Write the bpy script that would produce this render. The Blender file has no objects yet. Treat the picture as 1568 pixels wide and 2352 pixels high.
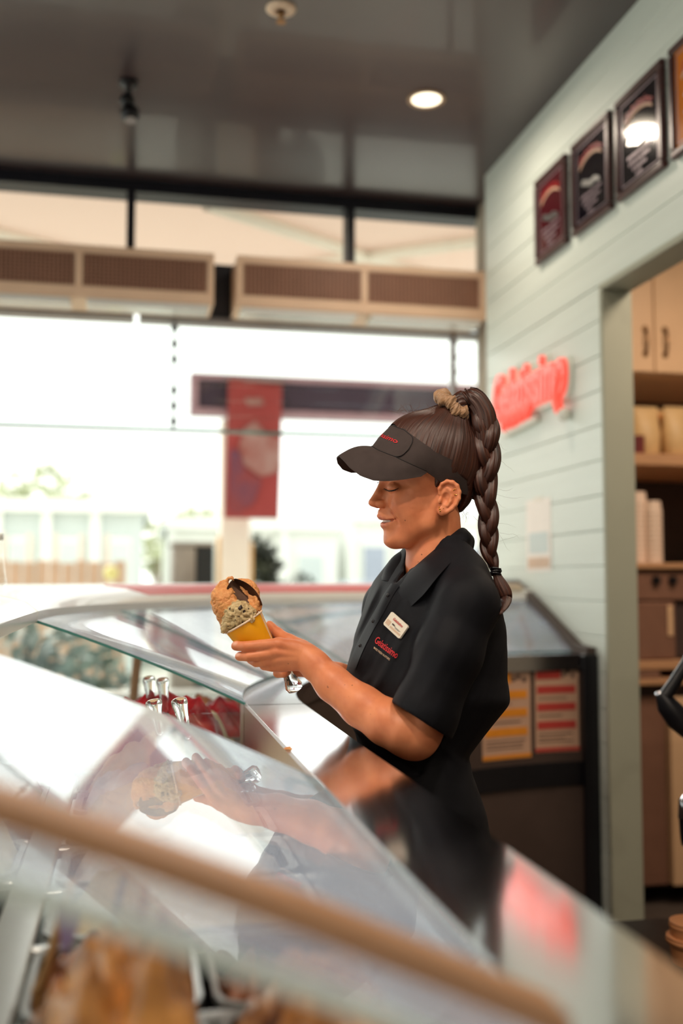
import bpy, math, random
import numpy as np
from mathutils import Vector, Matrix
from mathutils.bvhtree import BVHTree

rng = random.Random(7)
SC = bpy.context.scene
COL = SC.collection

# ---------------------------------------------------------------- camera, sky, sun, room lamps, exposure
CZ = 1.38                                     # camera height
YAW, PITCH, FPX = math.radians(11.95), math.radians(3.98), 2287.0   # 35 mm lens on a 24x36 frame held upright
cd = bpy.data.cameras.new('camera'); cam = bpy.data.objects.new('camera', cd); COL.objects.link(cam)
cd.sensor_fit = 'VERTICAL'; cd.sensor_height = 36.0; cd.lens = 35.0
cam.location = (0, 0, CZ); cam.rotation_euler = (math.pi/2 + PITCH, 0, -YAW)
cd.clip_start = 0.01; cd.clip_end = 300
cd.dof.use_dof = True; cd.dof.focus_distance = 1.73; cd.dof.aperture_fstop = 1.7; cd.dof.aperture_blades = 0
SC.camera = cam

SC.view_settings.view_transform = 'Standard'; SC.view_settings.look = 'None'
SC.view_settings.exposure = 0.0; SC.view_settings.gamma = 1.0
SC.view_settings.use_curve_mapping = False

wd = bpy.data.worlds.new('hazy_sky'); SC.world = wd; wd.use_nodes = True
bg = wd.node_tree.nodes['Background']; bg.inputs[0].default_value = (0.955, 0.98, 0.915, 1); bg.inputs[1].default_value = 2.1

def lamp(kind, name, loc, power, color, size=0.1, target=None, spot=None, rot=None, angle=None):
    l = bpy.data.lights.new(name, kind); l.energy = power; l.color = color
    o = bpy.data.objects.new(name, l); COL.objects.link(o); o.location = loc
    if kind == 'AREA': l.shape = 'DISK'; l.size = size
    elif kind in ('POINT', 'SPOT'): l.shadow_soft_size = size
    if spot: l.spot_size = math.radians(spot); l.spot_blend = 0.6
    if angle: l.angle = math.radians(angle)
    if target is not None:
        d = Vector(target) - Vector(loc); o.rotation_euler = d.to_track_quat('-Z', 'Y').to_euler()
    return o
# broad sun behind thin cloud, beyond the servery windows
lamp('SUN', 'sun', (-3, 12, 9), 4.0, (1.0, 0.97, 0.90), target=(0.9, 0.0, 1.0), angle=35)
# ceiling downlights (the first is visible, the rest are unseen fill added for brightness)
WARM = (1.0, 0.84, 0.68)
DOWNLIGHT_AND_FILL = [(0.943, 3.089), (-0.3, 0.62), (0.85, 0.55), (-0.9, 0.4), (0.2, -1.3), (-1.8, 2.2), (-2.0, -0.8), (1.0, -1.3)]  # second one is added over the case to brighten the gelato
for i, (x, y) in enumerate(DOWNLIGHT_AND_FILL):
    lamp('AREA', 'downlight_and_fill_lamp', (x*1.2, y*1.2, 3.26), (22 if i == 1 else 19) if i else 8, WARM, size=0.11)
lamp('AREA', 'store_room_lamp', (2.4, 2.64, 3.0), 34, (1.0, 0.80, 0.62), size=0.6)

# ---------------------------------------------------------------- materials
def s2l(c):
    return tuple(((v/12.92) if v <= 0.04045 else ((v+0.055)/1.055)**2.4) for v in (x/255.0 for x in c))
class N:
    def __init__(s, name):
        s.m = bpy.data.materials.new(name); s.m.use_nodes = True
        s.t = s.m.node_tree; s.t.nodes.clear(); s.out = s.add('ShaderNodeOutputMaterial')
    def add(s, t, **kw):
        n = s.t.nodes.new(t)
        for k, v in kw.items(): setattr(n, k, v)
        return n
    def link(s, a, b): s.t.links.new(a, b)
def mat(name, rgb, rough=0.5, metal=0.0, var=0.12, scale=12.0, bump=0.0, bscale=60.0, rgb2=None, stretch=(1,1,1),
        sss=0.0, spec=0.5, coat=0.0, emit=None, estr=0.0, trans=0.0, ior=1.45, sheen=0.0):
    n = N(name); p = n.add('ShaderNodeBsdfPrincipled'); n.link(p.outputs[0], n.out.inputs[0])
    c1 = s2l(rgb); c2 = s2l(rgb2) if rgb2 else tuple(v*(1-var) for v in c1)
    tc = n.add('ShaderNodeTexCoord'); mp = n.add('ShaderNodeMapping'); mp.inputs['Scale'].default_value = stretch
    n.link(tc.outputs['Object'], mp.inputs[0])
    nz = n.add('ShaderNodeTexNoise'); nz.inputs['Scale'].default_value = scale; nz.inputs['Detail'].default_value = 4
    n.link(mp.outputs[0], nz.inputs['Vector'])
    cr = n.add('ShaderNodeValToRGB'); cr.color_ramp.elements[0].position = 0.35; cr.color_ramp.elements[1].position = 0.65
    cr.color_ramp.elements[0].color = (*c2, 1); cr.color_ramp.elements[1].color = (*c1, 1)
    n.link(nz.outputs[0], cr.inputs[0]); n.link(cr.outputs[0], p.inputs['Base Color'])
    p.inputs['Roughness'].default_value = rough; p.inputs['Metallic'].default_value = metal
    p.inputs['Specular IOR Level'].default_value = spec; p.inputs['IOR'].default_value = ior
    if coat: p.inputs['Coat Weight'].default_value = coat
    if sheen: p.inputs['Sheen Weight'].default_value = sheen
    if trans: p.inputs['Transmission Weight'].default_value = trans
    if sss:
        p.inputs['Subsurface Weight'].default_value = sss
        p.inputs['Subsurface Radius'].default_value = (0.012, 0.005, 0.003); p.inputs['Subsurface Scale'].default_value = 0.6
    if emit: p.inputs['Emission Color'].default_value = (*s2l(emit), 1); p.inputs['Emission Strength'].default_value = estr
    if bump:
        nb = n.add('ShaderNodeTexNoise'); nb.inputs['Scale'].default_value = bscale; nb.inputs['Detail'].default_value = 3
        n.link(mp.outputs[0], nb.inputs['Vector'])
        b = n.add('ShaderNodeBump'); b.inputs['Strength'].default_value = bump; b.inputs['Distance'].default_value = 0.002
        n.link(nb.outputs[0], b.inputs['Height']); n.link(b.outputs[0], p.inputs['Normal'])
    n.p = p; n.cr = cr; n.mp = mp; n.nz = nz
    n.m['_n'] = 1
    return n.m
def thin_glass(name, tint=(0.97, 0.99, 0.985), ior=1.52, rough=0.0, veil=0.0, veil_rgb=(200, 210, 215)):
    """clear sheet: mirror reflection by Fresnel, the rest passes straight through, wiped grease and painted-in lens haze as a film"""
    n = N(name)
    geo = n.add('ShaderNodeNewGeometry'); mx = n.add('ShaderNodeMix'); mx.data_type = 'FLOAT'
    n.link(geo.outputs['Backfacing'], mx.inputs[0]); mx.inputs[2].default_value = ior; mx.inputs[3].default_value = 1.0/ior
    fr = n.add('ShaderNodeFresnel'); n.link(mx.outputs[0], fr.inputs[0])
    tr = n.add('ShaderNodeBsdfTransparent'); tr.inputs[0].default_value = (*tint, 1)
    gl = n.add('ShaderNodeBsdfGlossy'); gl.inputs['Roughness'].default_value = rough; gl.inputs[0].default_value = (0.96, 0.98, 1, 1)
    ms = n.add('ShaderNodeMixShader'); n.link(fr.outputs[0], ms.inputs[0]); n.link(tr.outputs[0], ms.inputs[1]); n.link(gl.outputs[0], ms.inputs[2])
    last = ms
    if veil:
        df = n.add('ShaderNodeBsdfDiffuse'); df.inputs[0].default_value = (*s2l(veil_rgb), 1)
        tc = n.add('ShaderNodeTexCoord'); nz = n.add('ShaderNodeTexNoise'); nz.inputs['Scale'].default_value = 5; n.link(tc.outputs['Object'], nz.inputs['Vector'])
        ml = n.add('ShaderNodeMath', operation='MULTIPLY'); ml.inputs[1].default_value = veil*2; n.link(nz.outputs[0], ml.inputs[0])
        m2 = n.add('ShaderNodeMixShader'); n.link(ml.outputs[0], m2.inputs[0]); n.link(ms.outputs[0], m2.inputs[1]); n.link(df.outputs[0], m2.inputs[2]); last = m2
    n.link(last.outputs[0], n.out.inputs[0]); return n.m
def translucent(name, rgb, w=0.6):
    n = N(name); d = n.add('ShaderNodeBsdfDiffuse'); t = n.add('ShaderNodeBsdfTranslucent'); m = n.add('ShaderNodeMixShader')
    for q in (d, t): q.inputs[0].default_value = (*s2l(rgb), 1)
    m.inputs[0].default_value = w; n.link(d.outputs[0], m.inputs[1]); n.link(t.outputs[0], m.inputs[2]); n.link(m.outputs[0], n.out.inputs[0]); return n.m
def hair_mat(name, dark, light):
    """strand-coloured: the per-vertex 'strand' attribute runs across the hairs, 'along' down them"""
    n = N(name); p = n.add('ShaderNodeBsdfPrincipled'); n.link(p.outputs[0], n.out.inputs[0])
    a = n.add('ShaderNodeAttribute', attribute_name='strand'); b = n.add('ShaderNodeAttribute', attribute_name='along')
    cx = n.add('ShaderNodeCombineXYZ'); n.link(a.outputs['Fac'], cx.inputs[0]); n.link(b.outputs['Fac'], cx.inputs[1])
    nz = n.add('ShaderNodeTexNoise'); nz.inputs['Scale'].default_value = 1.0; nz.inputs['Detail'].default_value = 4; n.link(cx.outputs[0], nz.inputs['Vector'])
    cr = n.add('ShaderNodeValToRGB'); cr.color_ramp.elements[0].position = 0.32; cr.color_ramp.elements[1].position = 0.72
    cr.color_ramp.elements[0].color = (*s2l(dark), 1); cr.color_ramp.elements[1].color = (*s2l(light), 1)
    n.link(nz.outputs[0], cr.inputs[0]); n.link(cr.outputs[0], p.inputs['Base Color'])
    p.inputs['Roughness'].default_value = 0.42; p.inputs['Specular IOR Level'].default_value = 0.55
    bp = n.add('ShaderNodeBump'); bp.inputs['Strength'].default_value = 0.55; bp.inputs['Distance'].default_value = 0.0012
    n.link(nz.outputs[0], bp.inputs['Height']); n.link(bp.outputs[0], p.inputs['Normal']); return n.m

M = {}
M['ceiling'] = mat('ceiling_dark_satin', (70, 58, 60), 0.33, spec=0.8, var=0.08, scale=3, coat=0.25)
M['black_frame'] = mat('black_window_metal', (22, 24, 34), 0.4, spec=0.5)
M['grey_metal'] = mat('grey_channel_metal', (150, 145, 145), 0.35, 0.3)
M['mint'] = mat('mint_board_paint', (214, 223, 215), 0.45, var=0.05, scale=4, stretch=(1, 0.4, 6))
M['jamb'] = mat('sage_jamb_paint', (166, 168, 150), 0.5, var=0.05, scale=4)
M['room'] = mat('cream_plaster', (176, 165, 148), 0.8, var=0.06)
M['floor'] = mat('grey_brown_floor_tile', (92, 80, 72), 0.5, var=0.2, scale=6)
M['tan_metal'] = mat('tan_enamel', (236, 204, 174), 0.4, var=0.06, scale=5)
M['grille'] = mat('brown_grille', (184, 140, 116), 0.45, var=0.1)
M['grille_dark'] = mat('grille_back', (120, 86, 74), 0.8)
M['steel'] = mat('polished_steel', (214, 217, 222), 0.11, 1.0, var=0.06, scale=30, stretch=(8, 1, 1))
M['steel_matte'] = mat('brushed_steel', (190, 190, 188), 0.3, 1.0, var=0.08, scale=40, stretch=(1, 12, 1))
M['white_enamel'] = mat('white_enamel', (228, 230, 226), 0.22, var=0.03, coat=0.3)
M['dark_body'] = mat('dark_brown_laminate', (74, 60, 54), 0.45, var=0.15, scale=6)
M['black_plastic'] = mat('black_plastic', (20, 20, 25), 0.35, var=0.2)
M['red_strip'] = mat('red_strip', (214, 52, 44), 0.4, var=0.05)
M['lid_glass'] = thin_glass('display_lid_glass', ior=1.62, veil=0.25, veil_rgb=(196, 212, 238))  # bluish diffuse layer paints lens haze over the greasy glass
M['clear_glass'] = thin_glass('clear_pane_glass')
M['teal_edge'] = mat('green_glass_edge', (70, 130, 124), 0.15, var=0.2, scale=20, spec=0.8)
M['pale_edge'] = mat('pale_glass_edge', (206, 222, 222), 0.2, var=0.1, scale=20, spec=0.6)
M['brown_strut'] = mat('tan_brown_strut', (158, 118, 84), 0.45, var=0.06)
M['acrylic'] = mat('clear_acrylic', (250, 252, 252), 0.02, var=0.0, trans=1.0, ior=1.49)
M['skin'] = None
M['shirt'] = mat('black_cotton', (13, 14, 21), 0.68, var=0.2, scale=30, bump=0.12, bscale=900, spec=0.25)
M['visor'] = mat('charcoal_twill', (66, 56, 54), 0.8, var=0.12, scale=60, bump=0.15, bscale=1400, spec=0.25)
M['visor_dark'] = mat('dark_seam', (22, 20, 22), 0.8)
M['red_thread'] = mat('red_embroidery', (206, 36, 44), 0.6, var=0.2, scale=300)
M['beige_thread'] = mat('beige_embroidery', (200, 168, 140), 0.6, var=0.15, scale=300)
M['scrunchie'] = mat('beige_satin', (168, 128, 92), 0.42, var=0.2, scale=60, sheen=0.3)
M['gold'] = mat('gold', (222, 168, 88), 0.22, 1.0)
M['tag_white'] = mat('white_badge_plastic', (222, 214, 198), 0.3, var=0.04)
M['tag_pink'] = mat('pale_print', (206, 176, 150), 0.5)
M['red_print'] = mat('red_print', (190, 40, 40), 0.5)
M['dark_print'] = mat('dark_print', (70, 56, 52), 0.6)
M['cup_yellow'] = mat('yellow_paper_cup', (248, 176, 22), 0.42, var=0.05, scale=9)
M['cup_white'] = mat('paper_rim', (240, 214, 186), 0.5)
M['caramel'] = mat('peanut_gelato', (226, 162, 100), 0.5, var=0.2, scale=120, sss=0.15, bump=0.5, bscale=520, rgb2=(208, 136, 78))
M['cookie'] = mat('cookies_gelato', (206, 184, 138), 0.5, scale=160, sss=0.15, bump=0.5, bscale=420, rgb2=(176, 150, 106))
M['chip'] = mat('dark_chocolate', (38, 20, 22), 0.35)
M['blade'] = mat('stained_blade', (92, 64, 50), 0.3, 0.6, var=0.4, scale=40)
M['gold_gelato'] = mat('salted_caramel_gelato', (222, 154, 82), 0.35, scale=17, rgb2=(96, 48, 20), sss=0.1, coat=0.3)
M['brown_gelato'] = mat('chocolate_swirl_gelato', (190, 120, 78), 0.35, scale=22, rgb2=(74, 36, 26), coat=0.3)
M['red_gelato'] = mat('raspberry_gelato', (196, 26, 34), 0.4, scale=20, rgb2=(120, 10, 24), coat=0.2)
M['cream_gelato'] = mat('vanilla_gelato', (226, 204, 168), 0.5, var=0.15, scale=16)
M['pistachio'] = mat('banana_gelato', (216, 206, 150), 0.5, var=0.2, scale=40)
M['pink_white'] = mat('coconut_gelato', (232, 222, 216), 0.5, var=0.1, scale=16)
M['pan_black'] = mat('black_pan', (26, 24, 28), 0.4)
M['pan_rim'] = mat('pale_pan_rim', (158, 158, 156), 0.3, 0.5)
M['purple'] = mat('lavender_plastic', (150, 134, 176), 0.35, var=0.05)
M['wood_spoon'] = mat('pale_wood', (206, 158, 104), 0.6, var=0.2, stretch=(1, 1, 8))
M['sign_red'] = mat('lit_red_letter', (240, 92, 80), 0.3, emit=(250, 84, 68), estr=0.7)
M['sign_white'] = mat('white_letter_edge', (236, 236, 226), 0.4, var=0.02)
M['plaque_frame'] = mat('dark_cherry_frame', (64, 26, 24), 0.3, var=0.25, scale=20, stretch=(1, 1, 5), coat=0.2)
M['plaque_black'] = mat('black_gloss_panel', (16, 12, 20), 0.1, var=0.1, spec=0.4)
M['plaque_red'] = mat('maroon_gloss_panel', (74, 24, 30), 0.1, spec=0.4)
M['plaque_orange'] = mat('amber_gloss_panel', (196, 112, 34), 0.1, spec=0.4)
M['plaque_line'] = mat('engraved_silver', (150, 132, 140), 0.4, 0.2)
M['plaque_red_ink'] = mat('engraved_red', (182, 34, 38), 0.35)
M['paper'] = mat('white_paper', (238, 232, 224), 0.7, var=0.03)
M['label_paper'] = mat('label_paper', (196, 158, 132), 0.6, var=0.06)
M['label_yellow'] = mat('label_amber', (226, 142, 34), 0.6)
M['label_red'] = mat('label_red', (186, 62, 54), 0.6)
M['cupboard'] = mat('peach_cupboard', (226, 186, 146), 0.45, var=0.04)
M['wood_shelf'] = mat('pine_shelf', (196, 148, 108), 0.5, var=0.12, scale=8, stretch=(1, 1, 6))
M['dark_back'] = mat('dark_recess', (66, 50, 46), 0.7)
M['foam'] = mat('foam_cup', (238, 210, 188), 0.55, var=0.03)
M['bag_cream'] = mat('cream_bag', (224, 186, 132), 0.5, var=0.1)
M['bag_amber'] = mat('amber_bag', (200, 126, 46), 0.5, var=0.15)
M['bag_maroon'] = mat('maroon_tin', (112, 42, 40), 0.4)
M['brown_box'] = mat('brown_machine', (134, 96, 78), 0.4, var=0.1)
M['handle_metal'] = mat('bronze_handle', (150, 112, 76), 0.3, 0.8)
M['chrome'] = mat('chrome', (210, 212, 220), 0.08, 1.0, var=0.02)
M['tub'] = mat('tan_tub', (206, 140, 92), 0.45, var=0.06)
M['teal_plastic'] = mat('pale_teal_plastic', (176, 226, 216), 0.3, var=0.03)
M['beige_card'] = mat('beige_card', (212, 196, 172), 0.6)
M['lamp_lens'] = mat('downlight_lens', (255, 240, 210), 0.4, emit=(255, 240, 208), estr=2.4)
M['lamp_trim'] = mat('downlight_trim', (190, 160, 130), 0.35)
M['banner'] = mat('red_banner_fabric', (160, 66, 66), 0.7, var=0.06, scale=3)
M['banner_light'] = mat('banner_print_pale', (170, 140, 136), 0.7, rgb2=(150, 86, 80), scale=5)
M['banner_purple'] = mat('banner_print_plum', (112, 70, 92), 0.7, rgb2=(140, 66, 70), scale=4)
M['fascia'] = mat('plum_fascia', (66, 54, 72), 0.6, var=0.1)
M['fascia_rim'] = mat('mauve_fascia_rim', (176, 146, 158), 0.6)
M['post'] = mat('white_post', (240, 234, 222), 0.6, var=0.03)
M['orange_edge'] = mat('ochre_edge', (222, 180, 120), 0.6)
M['pale_wall'] = mat('pale_render', (236, 240, 234), 0.8, var=0.03, scale=2)  # pale outdoor tones here have haze put into the colour
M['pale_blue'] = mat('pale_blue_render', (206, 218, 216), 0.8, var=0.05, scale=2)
M['fence_brown'] = mat('hazed_fence', (206, 176, 150), 0.8, var=0.15, scale=4)  # brown paled to paint in the outdoor haze
M['leaf'] = mat('dark_green_leaf', (58, 66, 42), 0.7, scale=6, rgb2=(30, 36, 26))
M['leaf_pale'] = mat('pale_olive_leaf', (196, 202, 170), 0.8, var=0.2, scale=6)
M['hedge_leaf'] = mat('blue_green_leaf', (132, 160, 150), 0.6, scale=3, rgb2=(70, 96, 100))
M['trunk'] = mat('bark', (120, 100, 84), 0.8)
M['ground'] = mat('pale_paving', (224, 220, 208), 0.8, var=0.06, scale=2)
M['awning'] = translucent('peach_awning', (232, 216, 206), 0.5)
M['yellow_ball'] = mat('yellow_lantern', (236, 232, 160), 0.5)
M['grey_box'] = mat('grey_box', (160, 156, 150), 0.5, rgb2=(126, 120, 114), scale=3)
M['black_box'] = mat('black_box', (34, 40, 44), 0.6)
M['car'] = mat('slate_blue', (170, 180, 196), 0.4)
M['hair'] = hair_mat('auburn_hair', (30, 14, 12), (88, 46, 30))
M['hair_fly'] = mat('auburn_strand', (92, 54, 40), 0.4)
M['lash'] = mat('dark_lash', (26, 16, 14), 0.6)
M['eye_white'] = mat('eye_white', (214, 200, 190), 0.2)
M['iris'] = mat('grey_iris', (72, 70, 64), 0.2)
M['teeth'] = mat('teeth', (238, 226, 214), 0.2)
M['trouser'] = mat('black_trouser', (20, 21, 28), 0.8)

# ---------------------------------------------------------------- object helpers
# The shop's coordinates are all scaled up about the camera position. Heights scale from camera level (1.38 m);
# below the pan well they are spread evenly down to the floor. The figure is left unscaled.
CAM_SCALE = 1.2; SCALING = [True]
def cam_scaled(v):
    v = np.array(v, dtype=np.float64)
    if not SCALING[0]: return v
    z = v[..., 2]; out = v*CAM_SCALE; w = CZ-(CZ-.93)*CAM_SCALE
    out[..., 2] = np.where(z < .93, z*w/.93, CZ+(z-CZ)*CAM_SCALE); return out
PROPS = ('label', 'category', 'group', 'kind')
def tag(o, label=None, cat=None, group=None, kind=None):
    for k, v in zip(PROPS, (label, cat, group, kind)):
        if v: o[k] = v
    return o
def thing(name, label, cat, loc, group=None):
    o = bpy.data.objects.new(name, None); COL.objects.link(o); o.location = tuple(cam_scaled(loc)); o.empty_display_size = 0.05
    return tag(o, label, cat, group)
def base_of(o):
    v = Vector((0, 0, 0))
    while o is not None: v += o.location; o = o.parent
    return np.array(v)
def link(me, name, parent=None, loc=None):
    o = bpy.data.objects.new(name, me); COL.objects.link(o)
    if parent is not None: o.parent = parent
    if loc is not None: o.location = loc
    return o
def obj(name, verts, faces, mats, parent=None, smooth=False, origin=None, fmat=None, auto=None):
    """world-space verts -> one mesh object, origin at the thing's base"""
    v = cam_scaled(verts)
    if parent is not None: off = base_of(parent)
    elif origin is not None: off = cam_scaled(origin)
    else: off = np.array([(v[:, 0].min()+v[:, 0].max())/2, (v[:, 1].min()+v[:, 1].max())/2, v[:, 2].min()])
    me = bpy.data.meshes.new(name); v = v-off
    if isinstance(faces, np.ndarray):
        nf, k = faces.shape
        me.vertices.add(len(v)); me.vertices.foreach_set('co', v.astype(np.float32).ravel())
        me.loops.add(nf*k); me.loops.foreach_set('vertex_index', faces.astype(np.int32).ravel())
        me.polygons.add(nf); me.polygons.foreach_set('loop_start', np.arange(0, nf*k, k, dtype=np.int32))
        me.update(calc_edges=True)
    else:
        me.from_pydata([tuple(p) for p in v], [], [tuple(f) for f in faces])
    if not isinstance(mats, (list, tuple)): mats = [mats]
    for m in mats: me.materials.append(m)
    if fmat is not None: me.polygons.foreach_set('material_index', np.asarray(fmat, dtype=np.int32))
    if smooth: me.polygons.foreach_set('use_smooth', np.ones(len(me.polygons), dtype=bool))
    me.update()
    if auto: me.set_sharp_from_angle(angle=math.radians(auto))
    return link(me, name, parent, None if parent is not None else tuple(off))

class MB:
    """collects boxes, tubes, prisms and grids for one mesh"""
    def __init__(s): s.v = []; s.f = []; s.fm = []
    def add(s, v, f, m=0):
        b = len(s.v); s.v += [tuple(p) for p in v]; s.f += [tuple(i+b for i in q) for q in f]; s.fm += [m]*len(f); return s
    def box(s, a, b, bev=0.0, m=0):
        (x0, y0, z0), (x1, y1, z1) = [tuple(map(min, zip(a, b))), tuple(map(max, zip(a, b)))]
        if not bev:
            v = [(x0,y0,z0),(x1,y0,z0),(x1,y1,z0),(x0,y1,z0),(x0,y0,z1),(x1,y0,z1),(x1,y1,z1),(x0,y1,z1)]
            return s.add(v, [(0,3,2,1),(4,5,6,7),(0,1,5,4),(1,2,6,5),(2,3,7,6),(3,0,4,7)], m)
        c = min(bev, (x1-x0)*.45, (y1-y0)*.45, (z1-z0)*.45); v = []
        for sx in (0, 1):
            for sy in (0, 1):
                for sz in (0, 1):
                    X, Y, Z = (x0, x1)[sx], (y0, y1)[sy], (z0, z1)[sz]; dx, dy, dz = (c, -c)[sx], (c, -c)[sy], (c, -c)[sz]
                    v += [(X, Y+dy, Z+dz), (X+dx, Y, Z+dz), (X+dx, Y+dy, Z)]
        I = lambda sx, sy, sz, k: (sx*4+sy*2+sz)*3+k
        f = []
        for k, ring in ((0, lambda q, t: (q, t[0], t[1])), (1, lambda q, t: (t[0], q, t[1])), (2, lambda q, t: (t[0], t[1], q))):
            for q in (0, 1):
                l = [I(*ring(q, t), k) for t in ((0, 0), (1, 0), (1, 1), (0, 1))]
                f.append(tuple(l))
        for q in (0, 1):
            for r in (0, 1):
                f += [(I(0,q,r,1), I(1,q,r,1), I(1,q,r,2), I(0,q,r,2)), (I(q,0,r,0), I(q,1,r,0), I(q,1,r,2), I(q,0,r,2)), (I(q,r,0,0), I(q,r,1,0), I(q,r,1,1), I(q,r,0,1))]
                for t in (0, 1): f.append((I(q,r,t,0), I(q,r,t,1), I(q,r,t,2)))
        return s.add(v, f, m)
    def tube(s, pts, r, seg=10, cap=True, m=0, up=None):
        P = np.array(pts, float); n = len(P); R = np.broadcast_to(np.asarray(r, float), (n,))
        T = np.gradient(P, axis=0); T /= np.linalg.norm(T, axis=1)[:, None]+1e-12
        ref = np.array(up if up is not None else ((0, 0, 1) if abs(T[0][2]) < .9 else (1, 0, 0)), float)
        v = []; a = np.linspace(0, 2*np.pi, seg, endpoint=False)
        for i in range(n):
            b = np.cross(T[i], ref); b /= np.linalg.norm(b)+1e-12; c = np.cross(b, T[i]); ref = c
            v += list(P[i]+R[i]*(np.cos(a)[:, None]*b+np.sin(a)[:, None]*c))
        f = [(i*seg+j, i*seg+(j+1) % seg, (i+1)*seg+(j+1) % seg, (i+1)*seg+j) for i in range(n-1) for j in range(seg)]
        if cap: f += [tuple(range(seg-1, -1, -1)), tuple(range((n-1)*seg, n*seg))]
        return s.add(v, f, m)
    def lathe(s, c, prof, seg=32, axis=(0, 0, 1), m=0):
        """prof: (radius, height) pairs along axis from c"""
        ax = Vector(axis).normalized(); q = Vector((0, 0, 1)).rotation_difference(ax).to_matrix(); c = Vector(c)
        v = []
        for r, h in prof:
            for j in range(seg):
                a = 2*math.pi*j/seg; v.append(tuple(c+q@Vector((r*math.cos(a), r*math.sin(a), h))))
        f = [(i*seg+j, i*seg+(j+1) % seg, (i+1)*seg+(j+1) % seg, (i+1)*seg+j) for i in range(len(prof)-1) for j in range(seg)]
        if prof[0][0] > 1e-6: f.append(tuple(range(seg-1, -1, -1)))
        if prof[-1][0] > 1e-6: f.append(tuple(range((len(prof)-1)*seg, len(prof)*seg)))
        return s.add(v, f, m)
    def sheet(s, G, closed=False, m=0):
        """G[i][j] grid of points"""
        n, k = len(G), len(G[0]); v = [p for row in G for p in row]
        return s.add(v, [(i*k+j, i*k+(j+1) % k, (i+1)*k+(j+1) % k, (i+1)*k+j) for i in range(n-1) for j in range(k if closed else k-1)], m)
    def slab(s, top, bot, m=0, edge_m=None):
        """solid between two equal grids"""
        n, k = len(top), len(top[0]); em = m if edge_m is None else edge_m
        b = len(s.v); s.v += [tuple(p) for r in top for p in r]+[tuple(p) for r in bot for p in r]; o = n*k
        for i in range(n-1):
            for j in range(k-1):
                q = (i*k+j, i*k+j+1, (i+1)*k+j+1, (i+1)*k+j)
                s.f.append(tuple(x+b for x in q)); s.fm.append(m); s.f.append(tuple(x+b+o for x in reversed(q))); s.fm.append(m)
        E = [(i*k, (i+1)*k) for i in range(n-1)]+[((n-1)*k+j, (n-1)*k+j+1) for j in range(k-1)]+[((i+1)*k+k-1, i*k+k-1) for i in range(n-1)]+[(j+1, j) for j in range(k-1)]
        for a, c in E: s.f.append((a+b, c+b, c+b+o, a+b+o)); s.fm.append(em)
        return s
    def build(s, name, mats, parent=None, smooth=False, origin=None, auto=None):
        o = obj(name, s.v, s.f, mats, parent, smooth, origin, s.fm, auto)
        import bmesh
        bm = bmesh.new(); bm.from_mesh(o.data); bmesh.ops.recalc_face_normals(bm, faces=bm.faces); bm.to_mesh(o.data); bm.free()
        return o
def structure(o, label=None):
    o['kind'] = 'structure'
    if label: o['label'] = label
    return o
def text_mesh(body, size=1.0, shear=0.0, depth=0.0, offset=0.0, spacing=1.0):
    c = bpy.data.curves.new('lettering', 'FONT'); c.body = body; c.size = size; c.shear = shear; c.extrude = depth
    c.offset = offset; c.space_character = spacing; c.align_x = 'CENTER'; c.align_y = 'CENTER'; c.resolution_u = 3
    o = bpy.data.objects.new('lettering', c); COL.objects.link(o)
    dg = bpy.context.evaluated_depsgraph_get(); me = o.evaluated_get(dg).to_mesh()
    v = np.array([tuple(p.co) for p in me.vertices]); f = [tuple(p.vertices) for p in me.polygons]
    o.evaluated_get(dg).to_mesh_clear(); bpy.data.objects.remove(o); bpy.data.curves.remove(c)
    return v, f
# ---------------------------------------------------------------- room shell
WX, WT, CEIL = 1.35, 0.09, 2.985          # staff-side wall plane, its thickness, ceiling height
JY, LZ, WE = 2.68, 2.257, 3.63            # opening jamb, opening head, far end of the wall
structure(MB().box((-3.2, -3.2, -0.08), (4.2, 4.05, 0)).build('floor', M['floor'], origin=(0, 0, 0)))
structure(MB().box((-3.2, -3.2, CEIL), (4.2, 4.05, CEIL+0.1)).build('ceiling', M['ceiling'], origin=(0, 0, CEIL)))
structure(MB().box((-3.2, -3.2, 0), (4.2, -3.1, CEIL)).build('wall_back', M['room']))
wl = MB().box((-3.2, -3.1, 0), (-3.1, 4.0, 0.75)).box((-3.2, -3.1, 2.55), (-3.1, 4.0, CEIL)).box((-3.2, -3.1, 0.75), (-3.1, -1.2, 2.55))
structure(wl.build('wall_left', M['room']))                         # customer-side shopfront glazing
for k, (a, b) in enumerate(((-1.2, 0.5), (0.5, 2.2), (2.2, 3.95))):
    w = structure(MB().box((-3.17, b-0.05, 0.75), (-3.12, b, 2.55), 0.003).build('window_%d' % (k+11), M['black_frame']))
    MB().box((-3.15, a, 0.75), (-3.144, b-0.05, 2.55)).build('pane', M['clear_glass'], w)
structure(MB().box((3.3, -3.1, 0), (3.4, 4.0, CEIL)).build('wall_store_side', M['room']))
structure(MB().box((WX+WT, 3.9, 0), (3.3, 4.0, CEIL)).build('wall_store_end', M['room']))
wr = MB()
wr.box((WX+0.007, JY, 0), (WX+WT, WE, LZ)); wr.box((WX+0.007, -1.2, LZ), (WX+WT, WE, CEIL)); wr.box((WX+0.007, -1.2, 0), (WX+WT, -0.9, LZ))
wall = structure(wr.build('wall_right', M['mint'], origin=(WX, 1.2, 0)))
bh = 0.104                                 # mint boards, each with its own edges and a shadow gap
z = LZ - bh*21
i = 0
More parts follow.
